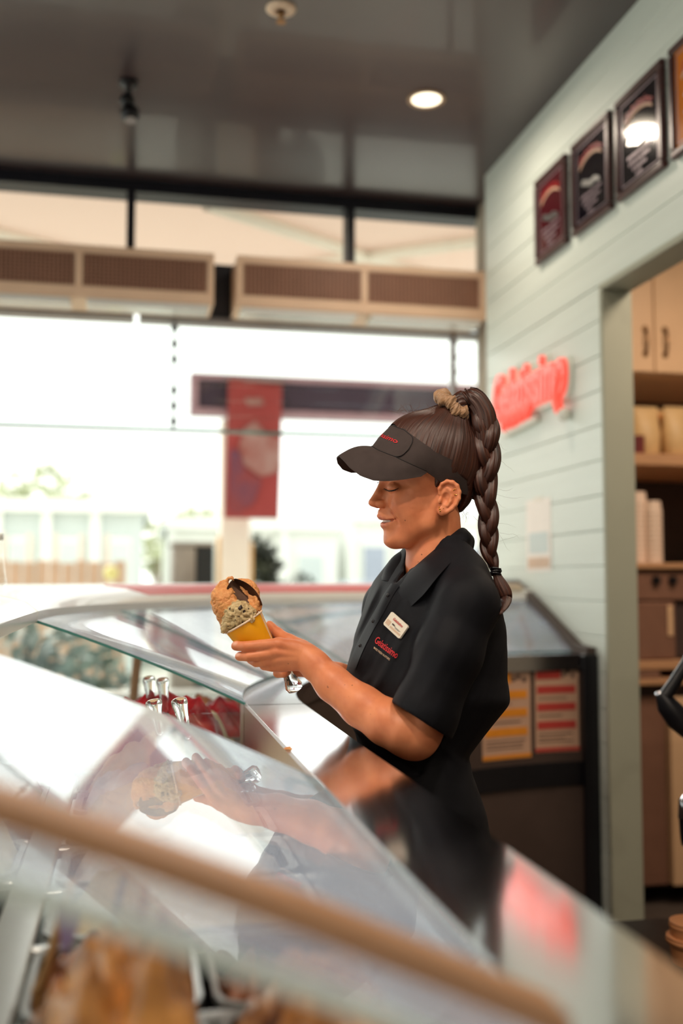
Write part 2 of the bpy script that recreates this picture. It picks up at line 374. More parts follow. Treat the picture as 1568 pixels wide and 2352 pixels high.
while z < CEIL-0.01:
    z1 = min(z+bh, CEIL); z0 = max(z, 0.0)
    if z1 > 0.05:
        y0 = JY if (z0+z1)/2 < LZ else -1.2
        jog = rng.uniform(-0.0008, 0.0008)
        if y0 < 0:
            brk = 1.35 if i % 2 else 2.05
            for a, b in ((y0, brk), (brk, WE)):
                MB().box((WX+jog, a+0.001, z0+0.0012), (WX+0.007, b-0.001, z1-0.0012), 0.002).build('board', M['mint'], wall)
        else:
            MB().box((WX+jog, y0, z0+0.0012), (WX+0.007, WE, z1-0.0012), 0.002).build('board', M['mint'], wall)
    z += bh; i += 1
structure(MB().box((WX-0.004, JY-0.018, 0), (WX+WT+0.004, JY, LZ-0.018), 0.003).build('trim_1', M['jamb']))
structure(MB().box((WX-0.004, -0.9, LZ-0.018), (WX+WT+0.004, JY, LZ), 0.003).build('trim_2', M['jamb']))
structure(MB().box((WX, WE, 0), (WX+WT, WE+0.015, CEIL), 0.003).build('trim_3', M['mint']))

# window wall: black head beam, transom lights, deep beam, louvred servery windows, low wall
GY = 4.0
structure(MB().box((-3.1, GY-0.03, 2.935), (3.3, GY+0.08, CEIL)).build('trim_4', M['black_frame']))
bm_ = structure(MB().box((-3.1, GY-0.03, 2.475), (3.3, GY+0.09, 2.66)).build('trim_5', M['black_frame']))
structure(MB().box((-3.1, GY-0.01, 2.425), (0.0, GY+0.08, 2.475)).build('trim_6', M['grey_metal']))
structure(MB().box((0.02, GY-0.03, 2.445), (0.88, GY+0.08, 2.475)).build('trim_7', M['black_frame']))
structure(MB().box((0.02, GY-0.01, 2.425), (3.3, GY+0.08, 2.445)).build('trim_8', M['grey_metal']))
structure(MB().box((-3.1, GY-0.06, 0), (3.3, GY+0.08, 0.95)).build('wall_window', M['white_enamel']))
MULL = [-2.7, -1.8, -0.91, -0.018, 0.882, 1.78, 2.68]
for k in range(len(MULL)-1):
    w = structure(MB().box((MULL[k]-0.017, GY-0.03, 2.66), (MULL[k]+0.017, GY+0.06, 2.935), 0.003).build('window_%d' % (k+1), M['black_frame']))
    MB().box((MULL[k]+0.017, GY+0.01, 2.66), (MULL[k+1]-0.017, GY+0.016, 2.935)).build('pane', M['clear_glass'], w)
# louvre windows above the open servery: glass blades held in clips on thin rods
LVX = [(-1.42, -0.62), (-0.62, 0.16), (0.16, 1.335), (1.335, 2.1)]
LZ0, LZ1 = 1.985, 2.425
for k, (a, b) in enumerate(LVX):
    thick = 0.009 if k < 2 else 0.02
    w = structure(MB().box((b-thick/2, GY-0.005, LZ0 if k < 2 else 1.0), (b+thick/2, GY+0.03, LZ1), 0.001).build('window_%d' % (k+7), M['black_frame'] if k < 2 else M['grey_metal']))
    MB().box((a, GY-0.004, LZ0-0.008), (b, GY+0.02, LZ0+0.004), 0.001).build('bottom_edge', M['teal_edge'], w)
    nb = 7; dz = (LZ1-LZ0)/nb
    for j in range(nb):
        zc = LZ0+dz*(j+0.5); c = math.cos(math.radians(80)); s = math.sin(math.radians(80)); h = dz*0.53
        G0 = [[(x, GY+0.01-c*h, zc-s*h), (x, GY+0.01+c*h, zc+s*h)] for x in (a+0.006, b-0.006)]
        G1 = [[(x, y+0.005, z_) for x, y, z_ in r] for r in G0]
        MB().slab(G0, G1, 0, 1).build('louvre_blade', [M['clear_glass'], M['teal_edge'] if j == 0 else M['clear_glass']], w)
        if j != 3: MB().lathe((b, GY-0.008, zc), [(0.001, -0.018), (0.013, -0.006), (0.017, 0), (0.013, 0.006), (0.001, 0.018)], 10).build('blade_clip', M['black_frame'] if k < 2 else M['grey_metal'], w, smooth=True)

# ---------------------------------------------------------------- outdoors
def ground_of(n, a, b, m, lab=None): return structure(MB().box(a, b).build(n, m, origin=(0, 12, 0)), lab)
ground_of('ground', (-60, 4.1, -0.12), (80, 120, -0.02), M['ground'])
aw = thing('awning', 'peach fabric awning sloping out above the transom windows, on white struts', 'awning', (0.5, 4.12, 3.02))
aw_z = lambda y: 3.02+(y-4.12)*0.2
MB().slab([[(x, y, aw_z(y)) for x in (-4.5, 6.5)] for y in (4.12, 7.2)], [[(x, y, aw_z(y)+0.006) for x in (-4.5, 6.5)] for y in (4.12, 7.2)]).build('canopy', M['awning'], aw)
for x0, x1 in ((-1.6, 0.2), (1.9, 0.55), (0.3, 2.6), (-3.4, -2.4), (4.2, 2.9)):
    MB().tube([(x0, 4.2, aw_z(4.2)-0.04), (x1, 7.1, aw_z(7.1)-0.04)], 0.035, 8).build('strut', M['post'], aw)
MB().box((-4.5, 7.15, aw_z(7.2)-0.05), (6.5, 7.2, aw_z(7.2)+0.01)).build('front_rail', M['post'], aw)
fa = thing('sign_fascia', 'long plum sign fascia with a mauve rim, raised on a white post outside the window', 'sign', (2.4, 7, 0))
MB().box((0.45, 7.0, 2.60), (6.2, 7.12, 2.80), 0.01).build('panel', M['fascia'], fa)
for a, b in (((0.395, 6.98, 2.80), (6.25, 7.14, 2.845)), ((0.395, 6.98, 2.555), (6.25, 7.14, 2.60)), ((0.395, 6.98, 2.60), (0.45, 7.14, 2.80))):
    MB().box(a, b, 0.005).build('rim', M['fascia_rim'], fa)
MB().box((0.63, 7.14, 0), (0.84, 7.34, 2.555), 0.01).build('post', M['post'], fa)
MB().box((0.615, 7.15, 0), (0.63, 7.33, 1.70), 0.004).build('edge_strip', M['orange_edge'], fa)
MB().box((0.84, 7.15, 0), (0.865, 7.33, 1.66), 0.004).build('edge_strip', M['orange_edge'], fa)
MB().box((5.9, 7.0, 0), (6.1, 7.2, 2.555), 0.01).build('post', M['post'], fa)
bn = thing('hanging_banner', 'tall red hanging banner with a pale print, in front of the plum fascia', 'banner', (0.84, 6.93, 1.82))
G = [[(0.655+0.385*t-0.02*(1-s), 6.95+0.015*math.sin(5*s+2*t), 1.82+0.98*s) for t in np.linspace(0, 1, 7)] for s in np.linspace(0, 1, 13)]
MB().slab(G, [[(x, y+0.004, z_) for x, y, z_ in r] for r in G]).build('fabric', M['banner'], bn, smooth=True)
def print_blob(pts, m, nm):
    v = [(0.655+0.385*t, 6.938+0.015*math.sin(5*s+2*t), 1.82+0.98*s) for t, s in pts]
    MB().add(v+[(x, y-0.003, z_) for x, y, z_ in v], [tuple(range(len(v), 2*len(v)))]+[(i, (i+1) % len(v), (i+1) % len(v)+len(v), i+len(v)) for i in range(len(v))]).build(nm, m, bn)
print_blob([(0.3, .86), (.62, .87), (.66, .82), (.35, .81)], M['banner_light'], 'print')
print_blob([(0.28, .64), (.5, .70), (.68, .62), (.97, .56), (.97, .34), (.6, .30), (.32, .38), (.2, .5)], M['banner_light'], 'print')
print_blob([(0.05, .50), (.2, .48), (.34, .34), (.62, .27), (.5, .12), (.2, .03), (.02, .06)], M['banner_purple'], 'print')
MB().tube([(0.64, 6.95, 2.80), (1.05, 6.95, 2.80)], 0.012, 8).build('top_rod', M['grey_metal'], bn)
bx = thing('utility_box', 'grey and black box standing left of the white post outside', 'box', (0.44, 7.6, 0))
MB().box((0.30, 7.4, 0), (0.47, 7.8, 1.64), 0.01).build('side_panel', M['grey_box'], bx)
MB().box((0.472, 7.4, 0), (0.605, 7.8, 1.64), 0.01).build('door', M['black_box'], bx)
MB().box((0.29, 7.38, 1.64), (0.61, 7.82, 1.67), 0.008).build('lid', M['grey_box'], bx)
MB().tube([(0.50, 7.39, 1.0), (0.50, 7.37, 1.02), (0.50, 7.37, 1.12), (0.50, 7.39, 1.14)], 0.006, 8).build('handle', M['grey_metal'], bx)

def leaves(name, parent, c, r, n, size, m, seed):
    q = np.random.default_rng(seed); b = MB()
    for _ in range(n):
        d = q.normal(size=3); d /= np.linalg.norm(d); p = np.array(c)+d*np.array(r)*q.uniform(.55, 1.0)
        u = q.normal(size=3); u /= np.linalg.norm(u); w = np.cross(u, d+.01); w /= np.linalg.norm(w)+1e-9
        L = size*q.uniform(.6, 1.3)
        b.add([p-u*L, p+w*L*.4, p+u*L, p-w*L*.4], [(0, 1, 2, 3)])
    o = b.build(name, m, parent); o['kind'] = 'stuff'; return o
def tree(label, loc, trunk_h, crown, n, size, m, seed, group=None, name='tree', cat='tree'):
    t = thing(name, label, cat, loc, group)
    MB().tube([(loc[0], loc[1], -0.02), (loc[0]+.03, loc[1], trunk_h*.6), (loc[0], loc[1], trunk_h+crown[2]*.6)], [.12, .09, .05] if trunk_h > 1 else [.03, .025, .02], 8).build('trunk', M['trunk'], t)
    leaves('foliage', t, (loc[0], loc[1], trunk_h+crown[2]), crown, n, size, m, seed)
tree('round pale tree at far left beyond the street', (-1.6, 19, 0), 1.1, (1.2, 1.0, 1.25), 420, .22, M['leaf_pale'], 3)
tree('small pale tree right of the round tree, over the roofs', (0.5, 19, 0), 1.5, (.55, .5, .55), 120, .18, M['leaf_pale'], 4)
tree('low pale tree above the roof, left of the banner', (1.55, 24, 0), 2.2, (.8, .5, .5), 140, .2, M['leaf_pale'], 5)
tree('dark green bush right of the white post outside', (1.02, 8.0, 0), .62, (.20, .2, .58), 900, .06, M['leaf'], 6, name='bush', cat='bush')
tree('lower olive bush right of the dark bush outside', (1.42, 8.4, 0), .55, (.22, .22, .46), 700, .055, M['leaf'], 8, name='bush', cat='bush')
tree('dense hedge tree left outside the curved display glass', (-.40, 5.4, 0), .1, (.5, .3, .57), 700, .07, M['hedge_leaf'], 9, name='hedge', cat='hedge')
# pale buildings across the street, haze put into their colours
def house(label, x0, x1, y, h, m, bays, seed):
    t = thing('building', label, 'building', ((x0+x1)/2, y, 0))
    MB().box((x0, y, 0), (x1, y+4, h)).build('wall', m, t)
    MB().box((x0-.1, y-.15, h), (x1+.1, y+4.1, h+.16)).build('parapet', M['pale_wall'], t)
    w = (x1-x0)/bays
    for i in range(bays):
        xa = x0+w*(i+.5)
        f = MB().box((xa-w*.27, y-.04, h*.42), (xa+w*.27, y, h*.86), .02).build('window', M['pale_wall'], t)
        MB().box((xa-w*.22, y-.05, h*.45), (xa+w*.22, y-.041, h*.83)).build('pane', M['car'] if seed % 2 else M['pale_blue'], f)
        MB().box((x0+w*i-.06, y-.1, 0), (x0+w*i+.06, y, h)).build('pilaster', M['pale_wall'], t)
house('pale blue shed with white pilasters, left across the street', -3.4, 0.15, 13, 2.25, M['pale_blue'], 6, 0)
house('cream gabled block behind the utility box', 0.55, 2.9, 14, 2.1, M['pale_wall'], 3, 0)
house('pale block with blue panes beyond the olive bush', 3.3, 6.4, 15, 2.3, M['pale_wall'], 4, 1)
fe = thing('fence', 'haze-paled brown paling fence with white pickets above, at far left outside', 'fence', (-0.9, 9, 0))
for i in range(22):
    x = -2.45+i*0.11
    MB().box((x, 9.0, 0), (x+.10, 9.03, 1.56-.01*(i % 3)), .006).build('paling', M['fence_brown'], fe)
    if i % 2 == 0: MB().box((x+.02, 9.05, 0), (x+.07, 9.08, 1.80), .006).build('picket', M['post'], fe)
MB().box((-2.45, 9.03, 1.2), (-.03, 9.05, 1.3)).build('rail', M['fence_brown'], fe)
yb = thing('lantern', 'pale yellow round lantern on a short post by the fence end', 'lantern', (-0.135, 7.4, 0))
MB().lathe((-0.135, 7.4, 1.44), [(.055*math.sin(a), -.055*math.cos(a)) for a in np.linspace(.05, 3.1, 12)], 18).build('globe', M['yellow_ball'], yb, smooth=True)
MB().tube([(-0.135, 7.4, 0), (-0.135, 7.4, 1.39)], .02, 8).build('post', M['post'], yb)
cr_ = thing('parked_car', 'pale blue car parked across the street, right of the bushes', 'car', (3.2, 12.0, 0))
prof = [(-.9, .35), (-.92, .8), (-.55, .9), (-.3, 1.38), (.75, 1.4), (1.05, .95), (1.7, .85), (1.72, .35)]
vs = [(3.0+a, 11.6, b) for a, b in prof]+[(3.0+a, 12.9, b) for a, b in prof]; k = len(prof)
MB().add(vs, [tuple(range(k)), tuple(range(2*k-1, k-1, -1))]+[(i, (i+1) % k, (i+1) % k+k, i+k) for i in range(k)]).build('body', M['car'], cr_)
for a in (-.4, 1.2): MB().lathe((3.0+a, 11.58, .33), [(.001, 0), (.2, 0), (.32, .02), (.33, .1), (.3, .2)], 20, axis=(0, 1, 0)).build('wheel', M['black_plastic'], cr_, smooth=True)

# ---------------------------------------------------------------- ceiling fittings
def fitting(name, label, cat, x, y): return thing(name, label, cat, (x, y, CEIL))
dl = fitting('downlight', 'round recessed downlight glowing in the dark ceiling near the mint wall', 'ceiling light', 0.943, 3.089)
MB().lathe((0.943, 3.089, CEIL), [(.062, 0), (.064, -.003), (.060, -.006), (.050, -.004), (.048, 0)], 36).build('trim_ring', M['lamp_trim'], dl, smooth=True)
MB().lathe((0.943, 3.089, CEIL-.0015), [(.0001, -.001), (.049, -.001), (.049, 0)], 36).build('lens', M['lamp_lens'], dl)
sp = fitting('sprinkler', 'small pale ceiling sprinkler with a round rosette, near the top edge', 'sprinkler', 0.391, 2.666)
MB().lathe((0.391, 2.666, CEIL), [(.042, 0), (.043, -.004), (.034, -.010), (.016, -.012), (.016, 0)], 32).build('rosette', M['cup_white'], sp, smooth=True)
MB().lathe((0.391, 2.666, CEIL-.01), [(.009, 0), (.009, -.016), (.005, -.018), (.005, -.03), (.001, -.031)], 16).build('nozzle', M['handle_metal'], sp, smooth=True)
MB().lathe((0.391, 2.666, CEIL-.042), [(.0005, 0), (.014, .0005), (.014, .002), (.0005, .002)], 20).build('deflector', M['handle_metal'], sp)
SX, SY = -0.028, 3.18
st = fitting('ceiling_spotlight', 'small black ball-jointed spotlight hanging from the ceiling at left', 'ceiling light', SX, SY)
MB().lathe((SX, SY, CEIL), [(.03, 0), (.03, -.012), (.012, -.016), (.01, -.05)], 20).build('mount', M['black_plastic'], st, smooth=True)
ball = lambda c, r: [(r*math.sin(a), -r*math.cos(a)) for a in np.linspace(.02, 3.12, 14)]
MB().lathe((SX-.004, SY, CEIL-.062), ball(0, .024), 20).build('joint', M['black_plastic'], st, smooth=True)
MB().lathe((SX+.006, SY, CEIL-.104), ball(0, .031), 24).build('lamp_head', M['black_plastic'], st, smooth=True)
MB().lathe((SX+.008, SY-.012, CEIL-.130), [(.0005, 0), (.016, 0), (.018, .004)], 20, axis=(0, -.3, -1)).build('lens', M['grey_metal'], st)

# ---------------------------------------------------------------- two air curtains over the servery
def air_curtain(x0, x1, label):
    t = thing('air_curtain', label, 'air curtain', ((x0+x1)/2, 3.9, 2.43), 'air curtains over the servery window')
    zb, zt, yf, yb_ = 2.435, 2.635, 3.76, 3.97
    m = MB(); xm = (x0+x1)/2; e = .026
    m.box((x0, yf+.012, zb), (x1, yb_, zt), .006)
    m.build('casing', M['tan_metal'], t)
    f = MB()
    f.box((x0, yf, zt-.03), (x1, yf+.012, zt), .003); f.box((x0, yf, zb), (x1, yf+.012, zb+.045), .003)
    for a, b in ((x0, x0+e), (xm-.014, xm+.014), (x1-e, x1)): f.box((a, yf, zb+.045), (b, yf+.012, zt-.03), .002)
    f.build('front_frame', M['tan_metal'], t)
    for a, b in ((x0+e, xm-.014), (xm+.014, x1-e)):
        MB().box((a, yf+.0105, zb+.045), (b, yf+.012, zt-.03)).build('grille_back', M['grille_dark'], t)
        g = MB(); n = 30
        for i in range(n):
            x = a+(b-a)*(i+.5)/n; g.box((x-.0022, yf+.003, zb+.045), (x+.0022, yf+.0105, zt-.03))
        for j in range(9):
            zz = zb+.045+(zt-zb-.075)*(j+.5)/9; g.box((a, yf+.005, zz-.0012), (b, yf+.009, zz+.0012))
        o = g.build('grille', M['grille'], t); o['kind'] = 'stuff'
    MB().box((x0+.02, yf+.004, zb-.022), (xm-.03, yb_-.1, zb), .004).build('outlet', M['white_enamel'], t)
    MB().box((xm+.03, yf+.004, zb-.022), (x1-.02, yb_-.1, zb), .004).build('outlet', M['white_enamel'], t)
air_curtain(-0.705, 0.298, 'tan air curtain with two grilles, left of the pair on the black beam')
air_curtain(0.384, 1.395, 'tan air curtain with two grilles, right of the pair, ending near the mint wall')

# ---------------------------------------------------------------- plaques, lit sign and notice on the mint wall
def wall_pt(s, h, d): return (WX-d, s, h)       # s along the wall (smaller y is nearer), h height, d proud of it
def bend_text(body, size, ctr, rad, shear=.25):
    v, f = text_mesh(body, size, shear)
    a = v[:, 0]/rad; r = rad+v[:, 1]
    return np.stack([ctr[0]+r*np.sin(a), ctr[1]-rad+r*np.cos(a)], 1), f
def plaque(y0, y1, label, panel):
    yc = (y0+y1)/2; z0, z1 = 2.45, 2.744
    t = thing('plaque', label, 'plaque', (WX, yc, z0), 'award plaques above the store room opening')
    fr = MB()
    e = .022
    for a, b in (((y0, z0), (y1, z0+e)), ((y0, z1-e), (y1, z1)), ((y0, z0+e), (y0+e, z1-e)), ((y1-e, z0+e), (y1, z1-e))):
        fr.box((WX-.020, a[0], a[1]), (WX-.001, b[0], b[1]), .005)
    fr.build('frame', M['plaque_frame'], t)
    MB().box((WX-.012, y0+e, z0+e), (WX-.001, y1-e, z1-e)).build('panel', panel, t)
    ln = MB(); q = e+.008
    for a, b in (((y0+q, z0+q), (y1-q, z0+q+.003)), ((y0+q, z1-q-.003), (y1-q, z1-q)), ((y0+q, z0+q), (y0+q+.003, z1-q)), ((y1-q-.003, z0+q), (y1-q, z1-q))):
        ln.box((WX-.0135, a[0], a[1]), (WX-.012, b[0], b[1]))
    ln.build('border_line', M['plaque_line'], t)
    p, f = bend_text('Gelatissimo', .034, (0, z1-.062), .13)
    obj('lettering', [wall_pt(yc-a, b, .0145) for a, b in p], f, M['plaque_red_ink'], t)
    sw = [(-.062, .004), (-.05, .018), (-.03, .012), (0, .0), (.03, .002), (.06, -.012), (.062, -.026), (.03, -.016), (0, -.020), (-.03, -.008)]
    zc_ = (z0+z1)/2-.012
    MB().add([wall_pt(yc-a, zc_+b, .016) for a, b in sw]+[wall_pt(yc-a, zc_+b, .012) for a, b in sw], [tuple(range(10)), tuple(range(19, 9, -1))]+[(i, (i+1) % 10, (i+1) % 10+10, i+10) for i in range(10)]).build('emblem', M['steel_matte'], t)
    n = 14; R = .125; arc = [((R)*math.sin(x), (R)*math.cos(x)-R+z1-.082) for x in np.linspace(-.62, .62, n)]
    MB().slab([[wall_pt(yc-a, b+k, .0148) for a, b in arc] for k in (0, .008)], [[wall_pt(yc-a, b+k, .012) for a, b in arc] for k in (0, .008)]).build('arc_line', M['label_paper'], t)
    for r_, (w, h) in enumerate(((.13, .010), (.115, .010), (.075, .010), (.04, .009))):
        zz = z0+.095-r_*.019; m = MB(); x = -w/2
        while x < w/2-.004:
            l = rng.uniform(.008, .02); m.box(wall_pt(yc-x, zz, .012), wall_pt(yc-min(x+l, w/2), zz+h*rng.uniform(.7, 1), .0135)); x += l+.004
        m.build('engraved_line', M['plaque_line'], t)
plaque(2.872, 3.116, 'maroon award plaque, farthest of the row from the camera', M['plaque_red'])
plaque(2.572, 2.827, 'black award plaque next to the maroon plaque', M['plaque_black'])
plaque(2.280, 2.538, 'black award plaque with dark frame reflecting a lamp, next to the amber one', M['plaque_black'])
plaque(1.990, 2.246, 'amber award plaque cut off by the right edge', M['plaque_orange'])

sg = thing('lit_wall_sign', 'glowing red script sign with white edges on the mint wall', 'sign', (WX, 3.16, 1.93))
v, f = text_mesh('Gelatissimo', .185, .12, 0, .004)
W_ = v[:, 0].max()-v[:, 0].min(); v[:, 0] *= .62/W_
def extrude_letters(v, f, place, d0, d1):
    n = len(v); V = [place(x, y, d1) for x, y, _ in v]+[place(x, y, d0) for x, y, _ in v]
    from collections import Counter
    E = {}
    for q in f:
        for a, b in zip(q, q[1:]+q[:1]): E[(a, b)] = 1
    F = [tuple(q) for q in f]+[tuple(i+n for i in reversed(q)) for q in f]+[(b, a, a+n, b+n) for (a, b) in E if (b, a) not in E]
    return V, F
pl = lambda x, y, d: wall_pt(3.185-x, 2.045+y*1.25, d)
V, F = extrude_letters(v, f, pl, .016, .034); obj('letters', V, F, M['sign_red'], sg)
v2, f2 = text_mesh('Gelatissimo', .185, .12, 0, .013); v2[:, 0] *= .62/W_
V, F = extrude_letters(v2, f2, lambda x, y, d: wall_pt(3.185-x, 2.040+y*1.25, d), .001, .016); obj('letter_edges', V, F, M['sign_white'], sg)
q = np.linspace(0, 1, 70)
sq = [wall_pt(3.43-.30*t, 1.958+.010*t+.022*math.sin(34*t)*(1-.3*t)+.012*math.sin(71*t), .03) for t in q]
MB().tube(sq, .011, 8).build('tagline_tube', M['sign_red'], sg, smooth=True)
MB().tube([wall_pt(p[1], 1.918+.012*t, .012) for p, t in zip(sq, q)], .013, 8).build('tagline_edge', M['sign_white'], sg, smooth=True)
MB().tube([wall_pt(2.90+.03*math.sin(3*t), 2.03-.115*t, .03) for t in np.linspace(0, 1, 12)], .017, 8).build('flourish', M['sign_red'], sg, smooth=True)
MB().lathe(wall_pt(2.90, 1.905, .02), ball(0, .022), 12).build('flourish_edge', M['sign_white'], sg, smooth=True)

nt = thing('paper_notice', 'white paper notice with a pink picture taped below the red sign', 'notice', (WX, 3.155, 1.41))
MB().box((WX-.002, 3.052, 1.412), (WX-.0005, 3.258, 1.658)).build('sheet', M['paper'], nt)
MB().box((WX-.003, 3.065, 1.425), (WX-.002, 3.245, 1.46)).build('print', M['tag_pink'], nt)
MB().box((WX-.003, 3.075, 1.475), (WX-.002, 3.235, 1.545)).build('picture', M['pale_blue'], nt)
MB().box((WX-.003, 3.12, 1.65), (WX-.0005, 3.19, 1.665)).build('tape', M['tag_white'], nt)
# ---------------------------------------------------------------- helpers: viewing-ray point, value noise
CR, CF = np.array([math.cos(YAW), -math.sin(YAW), 0]), np.array([math.sin(YAW), math.cos(YAW), 0])
def at_d(px, py, d):
    """world point seen at photo pixel (px, py), d metres ahead"""
    px, py, d = np.broadcast_arrays(np.asarray(px, float), np.asarray(py, float), np.asarray(d, float))
    x = (px-784)/FPX; y = (1176-py)/FPX
    fh = math.cos(PITCH)-y*math.sin(PITCH); zz = math.sin(PITCH)+y*math.cos(PITCH); t = d/fh
    return (x*t)[..., None]*CR + d[..., None]*CF + np.stack([0*t, 0*t, CZ+zz*t], -1)
def ray_d(px, py, d):
    """the same in room coordinates, before they are scaled about the camera (heights below the pan well run on their own even scale)"""
    p = at_d(px, py, d); z = p[..., 2]; w = CZ-(CZ-.93)*CAM_SCALE
    p[..., 2] = np.where(z < .93, (CZ+(z-CZ)*CAM_SCALE)*.93/w, z); return p
_h = np.random.default_rng(11).random((64, 64, 64)).astype(np.float32)
def vnoise(p):
    p = np.asarray(p, dtype=np.float32); i = np.floor(p).astype(np.int32); f = p-i; f = f*f*(3-2*f); i &= 63; j = (i+1) & 63
    a = lambda x, y, z: _h[x, y, z]
    x0, y0, z0 = i[..., 0], i[..., 1], i[..., 2]; x1, y1, z1 = j[..., 0], j[..., 1], j[..., 2]; fx, fy, fz = f[..., 0], f[..., 1], f[..., 2]
    c = lambda y, z: a(x0, y, z)*(1-fx)+a(x1, y, z)*fx
    return ((c(y0, z0)*(1-fy)+c(y1, z0)*fy)*(1-fz)+(c(y0, z1)*(1-fy)+c(y1, z1)*fy)*fz)*2-1
def fbm(p, o=3):
    p = np.asarray(p, dtype=np.float32); r = 0; a = 1.0
    for k in range(o): r = r+a*vnoise(p*2**k+17.3*k); a *= .5
    return r

# ---------------------------------------------------------------- the L-shaped gelato display: straight case and curved corner case
U0 = 1.74                                   # where the straight case meets the corner case
def P(u, s, z):
    """u runs along the staff edge, s away from it towards the customer side"""
    if u <= U0: return (0.30-s, u, z)
    a = u-U0
    if a <= math.pi/2: return (1.30-(1.0+s)*math.cos(a), U0+(1.0+s)*math.sin(a), z)
    return (1.30+a-math.pi/2, U0+1.0+s, z)
UE = U0+math.pi/2+0.045
def sweep(prof, us, closed=True):
    return [[P(u, s, z) for s, z in prof] for u in us]
def swept(name, prof, us, m, parent, smooth=False, caps=True, auto=None):
    b = MB(); G = sweep(prof, us); b.sheet(G, closed=True)
    if caps: k = len(prof); n = len(us); b.f += [tuple(range(k)), tuple(range((n-1)*k+k-1, (n-1)*k-1, -1))]; b.fm += [0, 0]
    return b.build(name, m, parent, smooth, auto=auto)
LID = [(0.100, 1.169), (0.16, 1.197), (0.22, 1.2245), (0.28, 1.250), (0.34, 1.274), (0.40, 1.2965), (0.458, 1.317)]
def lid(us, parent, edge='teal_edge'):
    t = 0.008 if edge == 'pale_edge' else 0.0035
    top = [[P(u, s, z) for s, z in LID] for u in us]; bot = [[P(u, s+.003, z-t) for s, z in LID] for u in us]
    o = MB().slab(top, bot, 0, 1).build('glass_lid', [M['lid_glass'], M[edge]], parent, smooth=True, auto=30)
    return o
def display_case(us, label, curved):
    mid = us[len(us)//2]
    t = thing('display_case', label, 'display case', P(mid, .4, 0), 'gelato display cases')
    swept('worktop', [(0, 1.166), (0, 1.120), (.004, 1.120), (.004, 1.158), (.098, 1.158), (.098, 1.166)], us, M['steel'], t, auto=30)
    swept('inner_wall', [(.098, 1.1655), (.104, 1.1655), (.104, .94), (.098, .94)], us, M['steel_matte'], t, auto=30)
    swept('staff_panel', [(.012, 1.158), (.030, 1.158), (.030, .10), (.012, .10)], us, M['dark_body'], t, auto=30)
    swept('kick_board', [(.06, .10), (.80, .10), (.80, 0), (.06, 0)], us, M['black_plastic'], t, auto=30)
    swept('well_floor', [(.03, .945), (.84, .945), (.84, .93), (.03, .93)], us, M['white_enamel'], t, auto=30)
    swept('customer_panel', [(.86, .97), (.875, .97), (.84, .10), (.825, .10)], us, M['white_enamel'], t, auto=30)
    r = swept('top_rail', [(.452, 1.312), (.450, 1.330), (.470, 1.346), (.53, 1.362), (.62, 1.372), (.72, 1.374), (.75, 1.362), (.752, 1.345), (.72, 1.338), (.52, 1.322)], us, M['white_enamel'], t, smooth=True, auto=40)
    g = [(.745, 1.345), (.79, 1.27), (.825, 1.17), (.85, 1.06), (.862, .97)]
    MB().slab([[P(u, s, z) for s, z in g] for u in us], [[P(u, s+.006, z) for s, z in g] for u in us], 0, 0).build('front_glass', M['clear_glass'], t, smooth=True, auto=30)
    return t, r
ca, ra = display_case([-.6, -.2, .2, .6, 1.0, 1.4, 1.736], 'straight gelato display case with sloping glass lid, in the foreground', False)
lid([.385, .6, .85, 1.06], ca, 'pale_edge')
for u, w in ((.452, .014),):
    b = MB(); ln = [(s, z+.0125) for s, z in LID]
    b.slab([[P(uu, s, z) for s, z in ln] for uu in (u-w, u+w)], [[P(uu, s, z-.012) for s, z in ln] for uu in (u-w, u+w)]).build('lid_strut', M['brown_strut'], ca)
for u in (.5, .95): MB().box(P(u-.02, .445, 1.303), P(u+.02, .475, 1.325), .003).build('hinge', M['steel_matte'], ca)
for s, a, b in ((.385, .40, 1.735),):
    MB().box(P(a, s-.004, 1.044), P(b, s+.034, 1.056), .002).build('divider_bar', M['steel_matte'], ca)
for u in np.arange(.617, 1.66, .17): MB().box(P(u-.006, .104, 1.040), P(u+.006, .385, 1.052), .002).build('divider_bar', M['steel_matte'], ca)
for u in np.arange(.665, 1.73, .17): MB().box(P(u-.006, .42, 1.040), P(u+.006, .84, 1.052), .002).build('divider_bar', M['steel_matte'], ca)
usB = list(np.linspace(U0+.002, U0+math.pi/2, 33))+[UE]
cb, rb = display_case(usB, 'curved corner display case running under the servery window to the mint wall', True)
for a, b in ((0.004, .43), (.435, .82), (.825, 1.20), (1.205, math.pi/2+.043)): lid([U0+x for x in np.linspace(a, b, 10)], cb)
rs = ((.472, 1.3480), (.53, 1.3635), (.60, 1.3715))
MB().slab([[P(U0+a, s, z) for s, z in rs] for a in np.linspace(.55, 1.54, 30)], [[P(U0+a, s, z-.004) for s, z in rs] for a in np.linspace(.55, 1.54, 30)]).build('red_strip', M['red_strip'], rb)
MB().tube([P(U0+.77, .80, .95), P(U0+.77, .76, 1.33)], .014, 10).build('glass_post', M['brown_strut'], cb)
MB().box(P(U0-.004, .106, 1.0), P(U0, .44, 1.154), .001).build('acrylic_divider', M['clear_glass'], ca)
